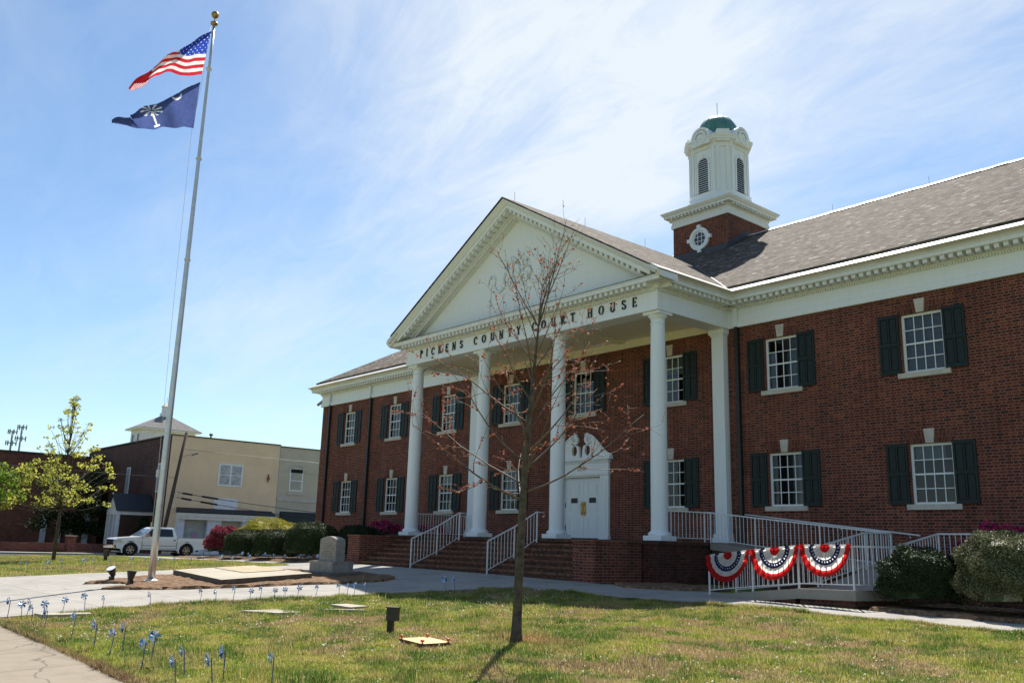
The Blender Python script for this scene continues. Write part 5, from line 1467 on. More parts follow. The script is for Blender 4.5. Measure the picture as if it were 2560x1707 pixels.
# ------------------------------------------------------------------ pinwheels
m_pw = [plain('foil_blue', (.10, .30, .72), .25, .6, .3, .2, 8), plain('foil_silver', (.70, .76, .86), .22, .7, .4, .1, 8), plain('foil_dark', (.05, .10, .22), .3, .6, .2, .2, 8)]
m_stick = plain('pinwheel_stick', (.06, .10, .22), .5, .4)
def make_pinwheel():
    T = thing('pinwheel', (0, 0, 0), 'x', 'pinwheel')
    s = MB(); s.bar((0, 0, -.08), (0, 0, .34), .0065, 0, 6); s.build('stick', m_stick, T, world=False)
    w_ = MB(); c = Vector((0, -.022, .325)); r = .078
    for k in range(6):
        a = k * math.pi / 3; v = lambda t, rr, y: c + Vector((rr * math.cos(t), y, rr * math.sin(t)))
        A, B, C_ = v(a, r, -.005), v(a + .62, r * .86, -.03), v(a + .95, r * .42, -.045)
        w_.face([c, A, B], k % 3); w_.face([c + Vector((0, -.03, 0)), B, C_], (k + 1) % 2)
        w_.face([A, v(a + .3, r * 1.0, -.012), B], 1 if k % 2 else 0)
    w_.lathe([(0, -.012), (.012, -.006), (.012, .006), (0, .012)], c + Vector((0, -.03, 0)), 8, 1)
    w_.build('vanes', m_pw, T, world=False)
    return T
proto = make_pinwheel(); pw_used = []
ORD = ['first', 'second', 'third', 'fourth', 'fifth', 'sixth', 'seventh', 'eighth', 'ninth', 'tenth', 'eleventh', 'twelfth', 'thirteenth', 'fourteenth', 'fifteenth', 'sixteenth', 'seventeenth', 'eighteenth', 'nineteenth', 'twentieth']
def pinwheels(pts, lab, group, size=1.0):
    for i, (x, y) in enumerate(pts):
        o = proto if not pw_used else dup(proto)
        pw_used.append(1)
        o.location = (x, y, tz(x, y)); o.rotation_euler = (random.uniform(-.14, .14), random.uniform(-.14, .14), R(20) + random.uniform(-1.1, 1.1)); o.scale = (size * random.uniform(.92, 1.1),) * 3
        o['label'] = lab.format(ORD[i]); o['category'] = 'pinwheel'; o['group'] = group
pinwheels([(4.98,-19.14),(5.62,-19.06),(6.69,-19.15),(7.11,-19.06),(8.73,-19.10),(9.95,-19.14),(10.94,-19.25),(12.17,-19.27),(13.39,-19.33),(13.85,-19.13)], '{} blue pinwheel from the left along the front sidewalk edge', 'blue pinwheels along the front sidewalk', .9)
pinwheels([(5.82,-18.79),(10.36,-18.90),(11.66,-18.99),(12.79,-19.01),(13.42,-18.84),(13.92,-18.53)], '{} blue pinwheel from the left in the row just inside the sidewalk edge', 'blue pinwheels in the second row', .9)
pinwheels([(4.9,-18.82),(4.87,-18.23),(4.87,-17.85),(4.87,-17.55),(4.9,-16.67),(4.98,-15.73),(5.0,-15.42),(5.08,-15.10),(5.22,-14.80),(5.27,-14.6),(5.32,-14.3),(5.3,-14.05),(5.33,-13.80),(5.38,-13.40),(5.45,-12.87),(5.5,-12.71),(5.55,-12.56),(5.6,-12.3)], '{} pinwheel from the left along the grass edge of the near walkway', 'small pinwheels edging the near walkway', .82)
pinwheels([(5.9,-10.35),(6.0,-10.15),(6.2,-8.4)], '{} pinwheel from the left in the shaded grass before the steps', 'pinwheels in the shade before the steps', .9)
pinwheels([(-10.70,-15.52),(-10.90,-15.27),(-10.02,-14.91),(-11.19,-14.15),(-11.92,-13.31),(-12.74,-12.96),(-11.10,-13.11),(-10.61,-12.69),(-11.36,-11.80),(-11.36,-11.26),(-10.50,-11.10),(-10.94,-10.39),(-10.40,-9.97),(-9.97,-9.65),(-10.79,-8.60),(-9.00,-8.95),(-9.63,-8.01)], '{} pinwheel from the left dotted over the far lawn behind the flagpole', 'pinwheels dotted over the far lawn', .85)
pinwheels([(-13.9,-6.4),(-13.2,-6.38),(-11.6,-6.4),(-10.9,-6.36),(-9.9,-6.4),(-8.8,-6.38),(-7.6,-6.3)], '{} pinwheel counted along the mulch edge below the clipped bushes', 'pinwheels along the bush bed', .85)
T = dup(proto, (4.0, -19.35, tz(4, -19.35)), R(-30), 'large blue pinwheel on a tall stick cut by the left edge', None, 1.5)
if 'group' in T: del T['group']
T.rotation_euler = (.05, .12, R(-30))
# ------------------------------------------------------------------ pickup trucks
m_tyre = plain('tyre', (.02, .02, .02), .85, .2); m_rim = plain('alloy_rim', (.5, .5, .5), .3, .6, .7, .1, 9); m_tint = plain('tinted_glass', (.012, .016, .02), .06, .6)
m_chrome = plain('chrome', (.6, .6, .62), .12, .6, .9, .05, 5); m_lamp = plain('headlamp', (.6, .58, .5), .12, .6); m_tail = plain('tail_lamp', (.45, .015, .02), .2, .6); m_under = plain('underbody', (.015, .015, .015), .9, .1)
def pickup(loc, rz, paint, label, group):
    T = thing('pickup_truck', loc, label, 'pickup truck', group, rz=rz)
    HW = 1.0
    fa, ra, wr = 1.92, -1.72, .40     # axles
    def arch(cx, r=.50): return [(cx + r * math.cos(a), .40 + r * .98 * math.sin(a)) for a in np.linspace(math.pi + .35, -.35, 14)]
    low = .42
    prof = [(-2.93, .62), (-2.90, .52), (-2.35, low)] + arch(ra) + [(-1.05, low), (1.35, low)] + arch(fa) + [(2.55, .46), (2.86, .50), (2.92, .62), (2.92, .80), (2.88, 1.02), (2.78, 1.12), (1.35, 1.245), (1.28, 1.25), (-1.05, 1.25), (-1.08, 1.20), (-2.9, 1.20), (-2.93, .9)]
    b = MB(); b.prism(prof, 'y', -HW + .03, HW - .03)
    # slightly bulged shoulder strip and wheel-arch lips, both sides
    for sg in (-1, 1):
        ya, yb = sorted((sg * (HW - .03), sg * HW)); b.prism([(-2.9, .92), (2.75, .90), (2.7, 1.04), (1.3, 1.12), (-2.9, 1.12)], 'y', ya, yb)
        for cx in (ra, fa):
            A = arch(cx, .50); B = arch(cx, .58)
            for i in range(len(A) - 1): b.prism([A[i], A[i + 1], B[i + 1], B[i]], 'y', ya, yb)
    bo = b.build('body', paint, T, world=False)
    c = MB()   # cab
    lowc = [(1.42, 1.24), (-1.02, 1.24)]; roofc = [(.52, 1.86), (-.72, 1.86)]
    def P(x, y, z): return (x, y, z)
    bl_, br_ = .94, .76
    mid = [(.95, 1.52), (-.98, 1.60)]
    L = lambda x, z, t, s: (x, s * t, z)
    pts = [(1.42, 1.24, .94), (.62, 1.80, .77), (.46, 1.87, .72), (-.72, 1.87, .72), (-.86, 1.80, .77), (-1.03, 1.24, .94)]
    for i in range(len(pts)):
        a, d = pts[i], pts[(i + 1) % len(pts)]
        c.face([(a[0], -a[2], a[1]), (d[0], -d[2], d[1]), (d[0], d[2], d[1]), (a[0], a[2], a[1])][::-1])
    for sg in (-1, 1):
        f = [(p[0], sg * p[2], p[1]) for p in pts]; c.face(f if sg < 0 else f[::-1])
    co__ = c.build('cab', paint, T, world=False)
    def cabpt(x, z, s, o=.012): 
        t = (z - 1.24) / (1.80 - 1.24); return (x, s * (.94 - .17 * t + o), z)
    for sg in (-1, 1):
        for nm, q in (('side_window', [(1.10, 1.27), (.22, 1.27), (.22, 1.77), (.56, 1.77)]), ('side_window', [(.14, 1.27), (-.78, 1.27), (-.72, 1.74), (.14, 1.77)])):
            w = MB(); f = [cabpt(x, z, sg) for x, z in q]; w.face(f if sg > 0 else f[::-1]); 
            g_ = [cabpt(x, z, sg, -.02) for x, z in q]
            for i in range(4): j = (i + 1) % 4; w.face([f[i], f[j], g_[j], g_[i]])
            w.build(nm, m_tint, co__, world=False)
        d = MB(); ya, yb = sorted((sg * (HW - .031), sg * (HW + .002)))
        for x in (1.22, .18, -1.04): d.box(x - .008, x + .008, ya, yb, .50, 1.24)
        d.box(-1.04, 1.22, ya, yb + .0, .49, .505); d.box(-1.0, 1.2, ya, yb + .004, .68, .70)
        d.build('door_seam', m_under, bo, world=False)
        for x in (.32, -.86):
            d = MB(); d.box(x - .09, x + .09, ya, yb + .02, 1.02, 1.07); d.build('door_handle', m_under, bo, world=False)
        d = MB(); d.box(.86, 1.08, *sorted((sg * .92, sg * 1.22)), 1.26, 1.46); d.build('wing_mirror', m_chrome, T, world=False)
        d = MB(); d.prism([(2.9, .84), (2.935, .84), (2.90, 1.04), (2.55, 1.06), (2.45, .86)], 'y', *sorted((sg * .66, sg * 1.008))); d.build('headlight', m_lamp, T, world=False)
        d = MB(); d.box(-2.945, -2.80, *sorted((sg * .86, sg * 1.008)), .78, 1.14); d.build('tail_light', m_tail, T, world=False)
    w = MB(); w.face([(1.33, -.86, 1.315), (1.33, .86, 1.315), (.70, .74, 1.76), (.70, -.74, 1.76)]); w.v = [(x + .012, y, z + .012) for x, y, z in w.v]; w.build('windscreen', plain('windscreen', (.10, .14, .19), .06, .6), co__, world=False)
    w = MB(); w.face([(-1.0, -.8, 1.33), (-1.0, .8, 1.33), (-.87, .72, 1.74), (-.87, -.72, 1.74)][::-1]); w.v = [(x - .02, y, z) for x, y, z in w.v]; w.build('rear_window', m_tint, co__, world=False)
    g = MB(); g.box(2.90, 2.945, -.66, .66, .72, 1.04); go_ = g.build('grille', m_under, T, world=False)
    g = MB(); g.box(2.94, 2.96, -.66, .66, .86, .91); g.build('grille_bar', m_chrome, go_, world=False)
    g = MB(); g.prism([(2.80, .48), (3.0, .50), (3.02, .70), (2.86, .72)], 'y', -.97, .97); g.build('front_bumper', m_chrome, T, world=False)
    g = MB(); g.box(-3.06, -2.92, -.93, .93, .50, .68); g.build('rear_bumper', m_chrome, T, world=False)
    g = MB(); g.box(-2.6, 2.7, -.80, .80, .34, .60); g.build('chassis', m_under, T, world=False)
    g = MB(); g.box(-2.88, -1.12, -.86, .86, 1.2, 1.206); g.build('bed_cover', m_under, T, world=False)
    for cx in (fa, ra):
        for sg in (-1, 1):
            w = MB(); prw = [(.25, -.125), (.36, -.125), (.40, -.09), (.40, .09), (.36, .125), (.25, .125)]; n = 28
            for (r0, y0), (r1, y1) in zip(prw[:-1], prw[1:]):
                for k in range(n):
                    a, bb = 2 * math.pi * k / n, 2 * math.pi * (k + 1) / n
                    w.face([(r0 * math.cos(a), y0, r0 * math.sin(a)), (r0 * math.cos(bb), y0, r0 * math.sin(bb)), (r1 * math.cos(bb), y1, r1 * math.sin(bb)), (r1 * math.cos(a), y1, r1 * math.sin(a))], sm=True)
            w.v = [(x + cx, y + sg * .86, z + .40) for x, y, z in w.v]
            wo = w.build('wheel', m_tyre, T, world=False)
            r_ = MB(); yy = sg * .985
            for k in range(6):
                a = k * math.pi / 3; d1, d2 = a - .24, a + .24
                r_.face([(cx + .05 * math.cos(d1), yy, .4 + .05 * math.sin(d1)), (cx + .255 * math.cos(d1), yy - sg * .02, .4 + .255 * math.sin(d1)), (cx + .255 * math.cos(d2), yy - sg * .02, .4 + .255 * math.sin(d2)), (cx + .05 * math.cos(d2), yy, .4 + .05 * math.sin(d2))])
            disc(r_, cx, .4, yy - sg * .001, 0, .085, sg * .02); disc(r_, cx, .4, yy - sg * .015, .225, .262, .02)
            r_.build('rim', m_rim, wo, world=False)
            r_ = MB(); disc(r_, cx, .4, sg * .93, 0, .25, .01); r_.build('brake_disc', m_under, wo, world=False)
    return T
m_wp = plain('truck_white', (.82, .82, .84), .25, .5, 0, .04, 2, coat=.5)
m_sp = plain('truck_silver', (.36, .35, .33), .3, .5, .2, .05, 2, coat=.5)
ty_ = -1.45
pickup((-38.4, ty_, tz(-38.4, ty_) + .02), R(-90), m_wp, 'white crew-cab pickup truck parked in the street beyond the flagpole', 'pickups parked in the street')
pickup((-39.2, 7.6, tz(-39.2, 7.6) + .02), R(-90), m_sp, 'grey vehicle whose bonnet peeps out behind the pink azalea', 'pickups parked in the street')

# ------------------------------------------------------------------ buildings across the street
MT['stucco'] = plain('cream_stucco', (.76, .565, .39), .9, .15, 0, .09, .5, 30, .15)
MT['stucco_grey'] = plain('grey_stucco', (.50, .44, .36), .9, .15, 0, .09, .6, 30, .15)
MT['oldbrick'] = brick_mat('old_brick', [(0, (.05, .028, .024)), (.5, (.10, .042, .034)), (1, (.16, .07, .052))], (.13, .10, .085))
MT['redbrick'] = brick_mat('far_red_brick', [(0, (.08, .028, .022)), (.5, (.13, .042, .03)), (1, (.19, .065, .045))], (.14, .10, .08))
BX = -48.0
T = thing('cream_building', (BX, 7, -.7), 'two-storey cream painted brick-sided building with white storefront', 'building', 'old shops across the street')
s = MB(); s.box(-70, BX - .02, 2.32, 11.56, -1, 8.55, 0); s.build('side_wall', MT['oldbrick'], T)
s = MB(); s.box(BX - .019, BX + .05, 2.3, 11.56, -1, 8.6); s.build('front_wall', MT['stucco'], T)
s = MB(); s.box(-70.1, BX + .12, 2.22, 11.58, 8.601, 8.70); s.build('parapet_cap', plain('cap_dark', (.10, .09, .08), .7, .3), T)
for x, w_ in ((-50.0, .9), (-57.6, .9), (-65, .9)):
    s = MB(); s.box(x - w_ / 2, x + w_ / 2, 2.27, 2.318, 4.2, 6.5); f_ = s.build('window', MT['white'], T); s = MB(); s.box(x - w_ / 2 + .1, x + w_ / 2 - .1, 2.255, 2.27, 4.3, 6.4); s.build('pane', plain('side_pane', (.30, .33, .36), .3, .5), f_)
s = MB(); s.box(BX + .05, BX + .11, 6.30, 8.38, 4.9, 6.7); f_ = s.build('window', MT['white'], T)
for a, b in ((6.42, 7.28), (7.40, 8.26)):
    s = MB(); s.box(BX + .11, BX + .115, a, b, 5.02, 6.58); s.build('pane', plain('lace_pane', (.36, .36, .40), .25, .5, 0, .4, 3), f_)
    s = MB(); s.box(BX + .115, BX + .13, a, b, 5.77, 5.82); s.build('meeting_rail', MT['white'], f_)
s = MB(); s.box(BX + .05, BX + .09, 6.15, 8.2, 3.1, 3.85); s.box(BX + .05, BX + .09, 6.3, 8.05, 3.85, 3.92); s.box(BX + .05, BX + .09, 6.3, 8.05, 3.03, 3.1); s.build('blank_sign', plain('sign_white', (.70, .70, .76), .6), T)
s = MB(); s.bar((BX + .06, 10.65, 5.75), (BX + .2, 10.65, 5.75), .12, 0, 8); s.bar((BX + .12, 10.65, 5.45), (BX + .12, 10.65, 6.1), .06, 0, 6); s.build('wall_lamp', plain('rust', (.25, .09, .04), .7), T)
s = MB(); s.prism([(BX + .05, 2.98), (BX + 1.05, 2.70), (BX + 1.05, 2.62), (BX + .05, 2.62)], 'y', 2.95, 11.3); s.v = [(x, y, z) for (x, y, z) in [(v_[0], v_[1], v_[2]) for v_ in s.v]]
s = MB()
P0 = [(BX + .05, 3.05), (BX + .95, 2.72), (BX + .95, 2.62), (BX + .05, 2.62)]
for (ya, yb) in ((3.2, 11.2),):
    A = [(p[0], ya, p[1]) for p in P0]; B = [(p[0], yb, p[1]) for p in P0]
    s.face(A); s.face(B[::-1])
    for i in range(4): j = (i + 1) % 4; s.face([A[j], A[i], B[i], B[j]])
s.build('porch_roof', plain('roof_dark', (.03, .035, .04), .7), T)
s = MB(); s.box(BX + .05, BX + .9, 3.2, 11.2, 2.12, 2.619); s.box(BX + .9, BX + .97, 3.15, 11.25, 2.35, 2.6); s.build('shop_fascia', plain('fascia_cream', (.66, .64, .58), .6), T)
for a, b in ((3.2, 3.75), (5.6, 6.75), (8.5, 9.0), (10.7, 11.2)):
    s = MB(); s.box(BX + .05, BX + .62, a, b, -.7, 2.119); s.build('shop_pier', plain('pier_white', (.62, .63, .68), .6), T)
s = MB(); s.box(BX + .051, BX + .3, 3.76, 5.59, .35, 2.1); s.build('shop_window', plain('shop_glass', (.27, .30, .29), .12, .6, 0, .25, 1.2), T)
s = MB(); s.box(BX + .051, BX + .5, 3.76, 5.59, -.7, .349); s.build('stall_riser', plain('pier_white2', (.62, .63, .68), .6), T)
s = MB(); s.box(BX + .3, BX + .33, 4.55, 4.95, .75, 1.1); s.build('pink_notice', plain('pink_paper', (.45, .22, .33), .7), T)
s = MB(); s.box(BX + .051, BX + .1, 6.76, 8.49, -.7, 1.45); s.build('shop_door', plain('door_dark', (.05, .05, .055), .4), T)
s = MB(); s.box(BX + .051, BX + .08, 6.76, 8.49, 1.45, 2.119); s.build('door_transom', plain('transom', (.48, .44, .36), .6), T)
s = MB(); s.box(BX + .051, BX + .1, 9.01, 10.69, -.7, 2.119); s.build('shop_window', plain('shop_glass2', (.05, .05, .05), .15, .6), T)
s = MB(); s.bar((BX - 2, 6.2, 8.6), (BX - 2, 6.2, 9.1), .07, 0, 8); s.lathe([(.16, 9.1), (.16, 9.2), (.05, 9.28)], (BX - 2, 6.2, 0), 10); s.build('roof_vent', MT['black'], T)
T = thing('grey_building', (BX, 15.5, -.7), 'two-storey grey plastered shop with arched window and dark awning', 'building', 'old shops across the street')
s = MB(); s.box(-70, BX + .01, 11.60, 22, -1, 8.5); s.build('wall', MT['stucco_grey'], T)
s = MB(); s.box(-70, BX + .08, 11.60, 22, 8.501, 8.6); s.build('parapet_cap', plain('cap_dark2', (.10, .09, .08), .7, .3), T)
s = MB(); s.box(BX + .01, BX + .06, 11.6, 12.55, 6.45, 6.6); s.box(BX + .01, BX + .06, 14.0, 22, 6.45, 6.6); s.box(BX + .01, BX + .09, 11.6, 22, 3.95, 4.3)
for i in range(14):
    a, b = math.pi * i / 14, math.pi * (i + 1) / 14; pp = []
    for r, t in ((.72, a), (.88, a), (.88, b), (.72, b)): pp.append((BX + .07, 13.28 + r * math.cos(t), 6.45 + .8 * r * math.sin(t)))
    s.face(pp); s.face([(BX + .01, pp[1][1], pp[1][2]), (BX + .01, pp[2][1], pp[2][2]), pp[2], pp[1]])
s.build('string_course', plain('course_grey', (.47, .44, .40), .8), T)
s = MB(); s.box(BX + .011, BX + .05, 12.66, 13.9, 4.85, 6.75); f_ = s.build('window', MT['white'], T)
s = MB(); s.box(BX + .05, BX + .055, 12.76, 13.8, 4.95, 6.4); s.build('pane', plain('pane_grey', (.33, .32, .28), .3, .5, 0, .2, 2), f_)
s = MB(); s.box(BX + .055, BX + .065, 12.76, 13.8, 5.7, 5.76); s.build('meeting_rail', MT['white'], f_)
s = MB(); s.box(BX + .05, BX + .056, 12.72, 13.84, 6.4, 6.72); s.build('arch_head', m_dark, f_)
s = MB(); s.box(BX + .011, BX + .12, 12.5, 14.05, 4.55, 4.68); s.build('sill', plain('sill_grey', (.5, .48, .46), .8), T)
s = MB(); P0 = [(BX + .011, 3.1), (BX + 1.5, 1.75), (BX + 1.5, 1.5), (BX + .011, 1.5)]
A = [(p[0], 12.0, p[1]) for p in P0]; B = [(p[0], 21, p[1]) for p in P0]; s.face(A); s.face(B[::-1])
for i in range(4): j = (i + 1) % 4; s.face([A[j], A[i], B[i], B[j]])
s.build('awning', plain('awning_green', (.022, .032, .028), .7), T)
s = MB(); s.box(BX + .011, BX + .05, 12.0, 21, -.7, 1.49); s.build('shop_front', m_dark, T)
# white gabled entrance porch on the brick side wall
T = thing('entrance_porch', (-51.6, .6, -.6), 'little white gabled entrance porch with dark roof against the old brick wall', 'porch')
GX0, GX1, GY = -52.5, -50.0, -.6
s = MB()
s.box(GX0, GX1, GY, 2.2, 2.35, 2.75); s.build('entablature', plain('porch_white', (.58, .60, .64), .6), T)
for x in (GX0 + .12, GX0 + .75, GX1 - .75, GX1 - .12):
    s = MB(); s.box(x - .12, x + .12, GY + .02, GY + .26, -.6, 2.349); s.build('column', plain('porch_col', (.55, .57, .62), .6), T)
s = MB(); gx = (GX0 + GX1) / 2
s.prism([(GX0, 2.76), (GX1, 2.76), (gx, 3.95)], 'y', GY + .05, GY + .12); s.build('gable', plain('porch_gable', (.60, .58, .55), .6), T)
s = MB()
for sg in (-1, 1):
    P = [(gx, GY - .12, 4.02), (gx + sg * (GX1 - gx + .2), GY - .12, 2.70), (gx + sg * (GX1 - gx + .2), 2.2, 2.70), (gx, 2.2, 4.02)]; slab(s, P, .10)
s.build('roof', plain('porch_roof', (.022, .028, .036), .6), T)
s = MB(); s.box(GX0 + .9, GX1 - .9, 2.1, 2.2, -.6, 1.9); s.build('door', plain('porch_door', (.03, .03, .03), .5), T)
# red brick building at far left
T = thing('far_brick_building', (-62, -12, -.7), 'long plain dark red brick building with flat roof behind the small trees', 'building')
s = MB(); s.box(-85, -62, -40, 1.6, -1, 7.35); s.build('wall', MT['redbrick'], T)
s = MB(); s.box(-85.1, -61.9, -40.1, 1.62, 7.351, 7.5); s.build('parapet_cap', plain('cap_dark3', (.03, .03, .03), .7), T)
for y in (-2.8, -1.6, -.4, .6):
    s = MB(); s.box(-62, -61.85, y - .22, y + .22, -.7, 2.5); s.build('white_post', plain('post_grey', (.40, .42, .46), .7), T)
# white upper storey with pyramid roof and cupola
T = thing('cupola_house', (-78.5, 11.3, 8), 'white upper storey with grey hipped roof and small cupola behind the shops', 'building')
hx0, hx1, hy0, hy1 = -81.2, -76.0, 10.1, 15.3; hz = 12.55
hx0, hx1, hy0, hy1 = -83.2, -79.6, 10.1, 16.2
s = MB(); s.box(hx0, hx1, hy0, hy1, 7, hz); s.build('wall', plain('clapboard', (.66, .66, .66), .6), T)
cx, cy_ = (hx0 + hx1) / 2, (hy0 + hy1) / 2; e = .55
s = MB(); E4 = [(hx0 - e, hy0 - e), (hx1 + e, hy0 - e), (hx1 + e, hy1 + e), (hx0 - e, hy1 + e)]; Tp = [(cx - .3, cy_ - .4), (cx + .3, cy_ - .4), (cx + .3, cy_ + .4), (cx - .3, cy_ + .4)]
for i in range(4):
    j = (i + 1) % 4; slab(s, [(*E4[i], hz), (*E4[j], hz), (*Tp[j], hz + 1.75), (*Tp[i], hz + 1.75)], .05)
s.build('roof', plain('grey_roof', (.20, .19, .18), .85, .2, 0, .15, 2), T)
s = MB(); s.box(hx0 - e, hx1 + e, hy0 - e, hy1 + e, hz - .16, hz - .03); s.build('eave_board', MT['white'], T)
s = MB(); s.box(cx - .5, cx + .5, cy_ - .5, cy_ + .5, hz + 1.5, hz + 2.05); s.box(cx - .38, cx + .38, cy_ - .38, cy_ + .38, hz + 2.05, hz + 2.8); co2 = s.build('cupola', MT['white'], T)
s = MB()
for i in range(4):
    E5 = [(cx - .48, cy_ - .48), (cx + .48, cy_ - .48), (cx + .48, cy_ + .48), (cx - .48, cy_ + .48)]; j = (i + 1) % 4; s.face([(*E5[i], hz + 2.8), (*E5[j], hz + 2.8), (cx, cy_, hz + 3.3)])
s.bar((cx, cy_, hz + 3.2), (cx, cy_, hz + 3.9), .02); s.build('cupola_roof', plain('cupola_tan', (.5, .42, .28), .6), co2)
for x in (hx0 + .9, hx1 - .9):
    s = MB(); s.box(x - .42, x + .42, hy0 - .04, hy0 - .002, 9.4, 12.0); f_ = s.build('window', MT['white'], T)
    s = MB(); s.box(x - .30, x + .30, hy0 - .05, hy0 - .04, 9.5, 11.9); s.build('shutter', plain('blue_shutter', (.07, .10, .14), .5), f_)
# low brick wall with piers
T = thing('low_brick_wall', (-47.9, -6, -.6), 'low dark brick garden wall with taller capped piers along the far pavement', 'wall')
s = MB(); s.box(-48.1, -47.8, -9.2, 1.5, -.8, .13); s.build('wall', MT['redbrick'], T)
for y in (-9.3, -4.2, 1.4):
    s = MB(); s.box(-48.25, -47.65, y - .3, y + .3, -.8, .62); s.build('pier', MT['redbrick'], T); s = MB(); s.box(-48.3, -47.6, y - .35, y + .35, .621, .68); s.build('pier_cap', MT['slab'], T)
# dark evergreen and cone shrub in front of the old brick wall
cl_ = [(rs_.gauss(0, 1.0), rs_.gauss(0, 1.3), rs_.uniform(1.4, 6.2), rs_.uniform(.7, 1.1)) for k in range(36)]
leafy('evergreen_tree', (-54.5, -2.2, -.65), 5.8, 'dark evergreen tree in the shade beside the entrance porch', cl_, MT['leaf_d'], .12, 300, .22, 6, trunkz=.15)
shrub('cone_shrub', (-49.0, 1.2, -.65), .75, .75, 3.1, 'dark cone-shaped evergreen between porch and cream building', 'shrub', MT['leaf_d'], 2500, .14, None, 1.25)
# utility pole and wires
UB = Vector((-46.3, 1.62, tz(-46, 1.6))); UT = Vector((-46.3, 2.75, 8.75))
T = thing('utility_pole', UB, 'dark leaning wooden utility pole in front of the cream building', 'utility pole')
s = MB(); s.tube([UB, UT], [.16, .12], 10); s.build('pole', MT['bark_dark'], T)
s = MB(); p = UB.lerp(UT, .80); s.bar(p + Vector((0, .1, 0)), p + Vector((.1, 1.1, .3)), .03); s.bar(p + Vector((.1, .8, .18)), p + Vector((.1, 1.25, .35)), .09, 0, 8); s.build('lamp_arm', MT['granite'], T)
for dz in (.42, .47, .5):
    s = MB(); p = UB.lerp(UT, dz); s.lathe([(0, -.08), (.08, -.05), (.08, .05), (0, .08)], p + Vector((.1, .22, 0)), 8); s.build('insulator', MT['flash'], T)
for i, (h, sag, q, lb) in enumerate(((.47, .9, (-45.5, 40, 2.3), 'sagging black service cable lower of the pair crossing the cream front'), (.51, .8, (-45.5, 40, 3.0), 'black service cable upper of the pair crossing the cream front'), (.86, .5, (-45.5, 60, 8.2), 'thin overhead wire high across the cream building front'))):
    a = UB.lerp(UT, h); b = Vector(q); n = 20; s = MB()
    s.tube([a.lerp(b, k / n) - Vector((0, 0, sag * 4 * (k / n) * (1 - k / n))) for k in range(n + 1)], .022 if h < .8 else .012, 5)
    if h < .8:
        for t0, t1 in ((.02, .04), (.06, .095)): s.tube([a.lerp(b, t0) - Vector((0, 0, sag * 4 * t0 * (1 - t0))), a.lerp(b, t1) - Vector((0, 0, sag * 4 * t1 * (1 - t1)))], .075, 8)
    tag(s.build('overhead_cable', MT['black']), lb, 'cable', 'overhead cables on the utility pole')
a = UB.lerp(UT, .62); b = Vector((-52, -40, 6.8)); s = MB(); s.tube([a.lerp(b, k / 16) - Vector((0, 0, 1.2 * (k / 16) * (1 - k / 16))) for k in range(17)], .012, 5); tag(s.build('overhead_cable', MT['lead']), 'pale thin overhead wire running left across the old brick wall', 'cable', 'overhead cables on the utility pole')
# distant antenna masts
for (x, y, h, lb) in ((-314.4, 43.9, 33.4, 'distant grey cell mast, the shorter of two on the left skyline'), (-312.6, 46.2, 35.0, 'distant grey cell mast, the taller of two on the left skyline')):
    T = thing('cell_mast', (x, y, 0), lb, 'mast', 'distant cell masts')
    mt_ = plain('mast_grey', (.20, .23, .28), .7)
    s = MB(); s.tube([(x, y, 0), (x, y, h)], [.45, .3], 8); s.build('mast', mt_, T)
    for z in (h - .4, h - 4.2):
        s = MB(); r_ = 1.35 if z > h - 1 else 1.6
        s.tube([(x + r_ * math.cos(k), y + r_ * math.sin(k), z) for k in np.linspace(0, 2 * math.pi, 10)], .08, 5)
        for k in range(7):
            a = k * 2 * math.pi / 7; s.box(x + r_ * math.cos(a) - .16, x + r_ * math.cos(a) + .16, y + r_ * math.sin(a) - .16, y + r_ * math.sin(a) + .16, z - .8, z + .7)
        s.bar((x - r_, y, z), (x + r_, y, z), .1); s.bar((x, y - r_, z + .01), (x, y + r_, z + .01), .1); s.build('antenna_ring', mt_, T)

# ------------------------------------------------------------------ grass and clover
def in_poly(x, y, poly):
    ins = np.zeros(len(x), dtype=bool); n = len(poly)
    for i in range(n):
        x0, y0 = poly[i]; x1, y1 = poly[(i + 1) % n]
        c = ((y0 > y) != (y1 > y)); c &= x < (x1 - x0) * (y - y0) / ((y1 - y0) + 1e-12) + x0; ins ^= c
    return ins
CAMV = np.array(CAM); Fv = np.array(fwd); Rv = np.array(r2); Uv = np.array(u2)
def scatter(n, x0, x1, y0, y1):
    x = rng.uniform(x0, x1, n); y = rng.uniform(y0, y1, n)
    ok = ~in_poly(x, y, WALK)
    d = np.stack([x, y, terr(x, y)], 1) - CAMV; w_ = d @ Fv; a = d @ Rv / w_; b_ = d @ Uv / w_
    ok &= (w_ > 1) & (np.abs(a) < .66) & (b_ > -.46)
    x, y, w_ = x[ok], y[ok], w_[ok]
    return x, y, w_
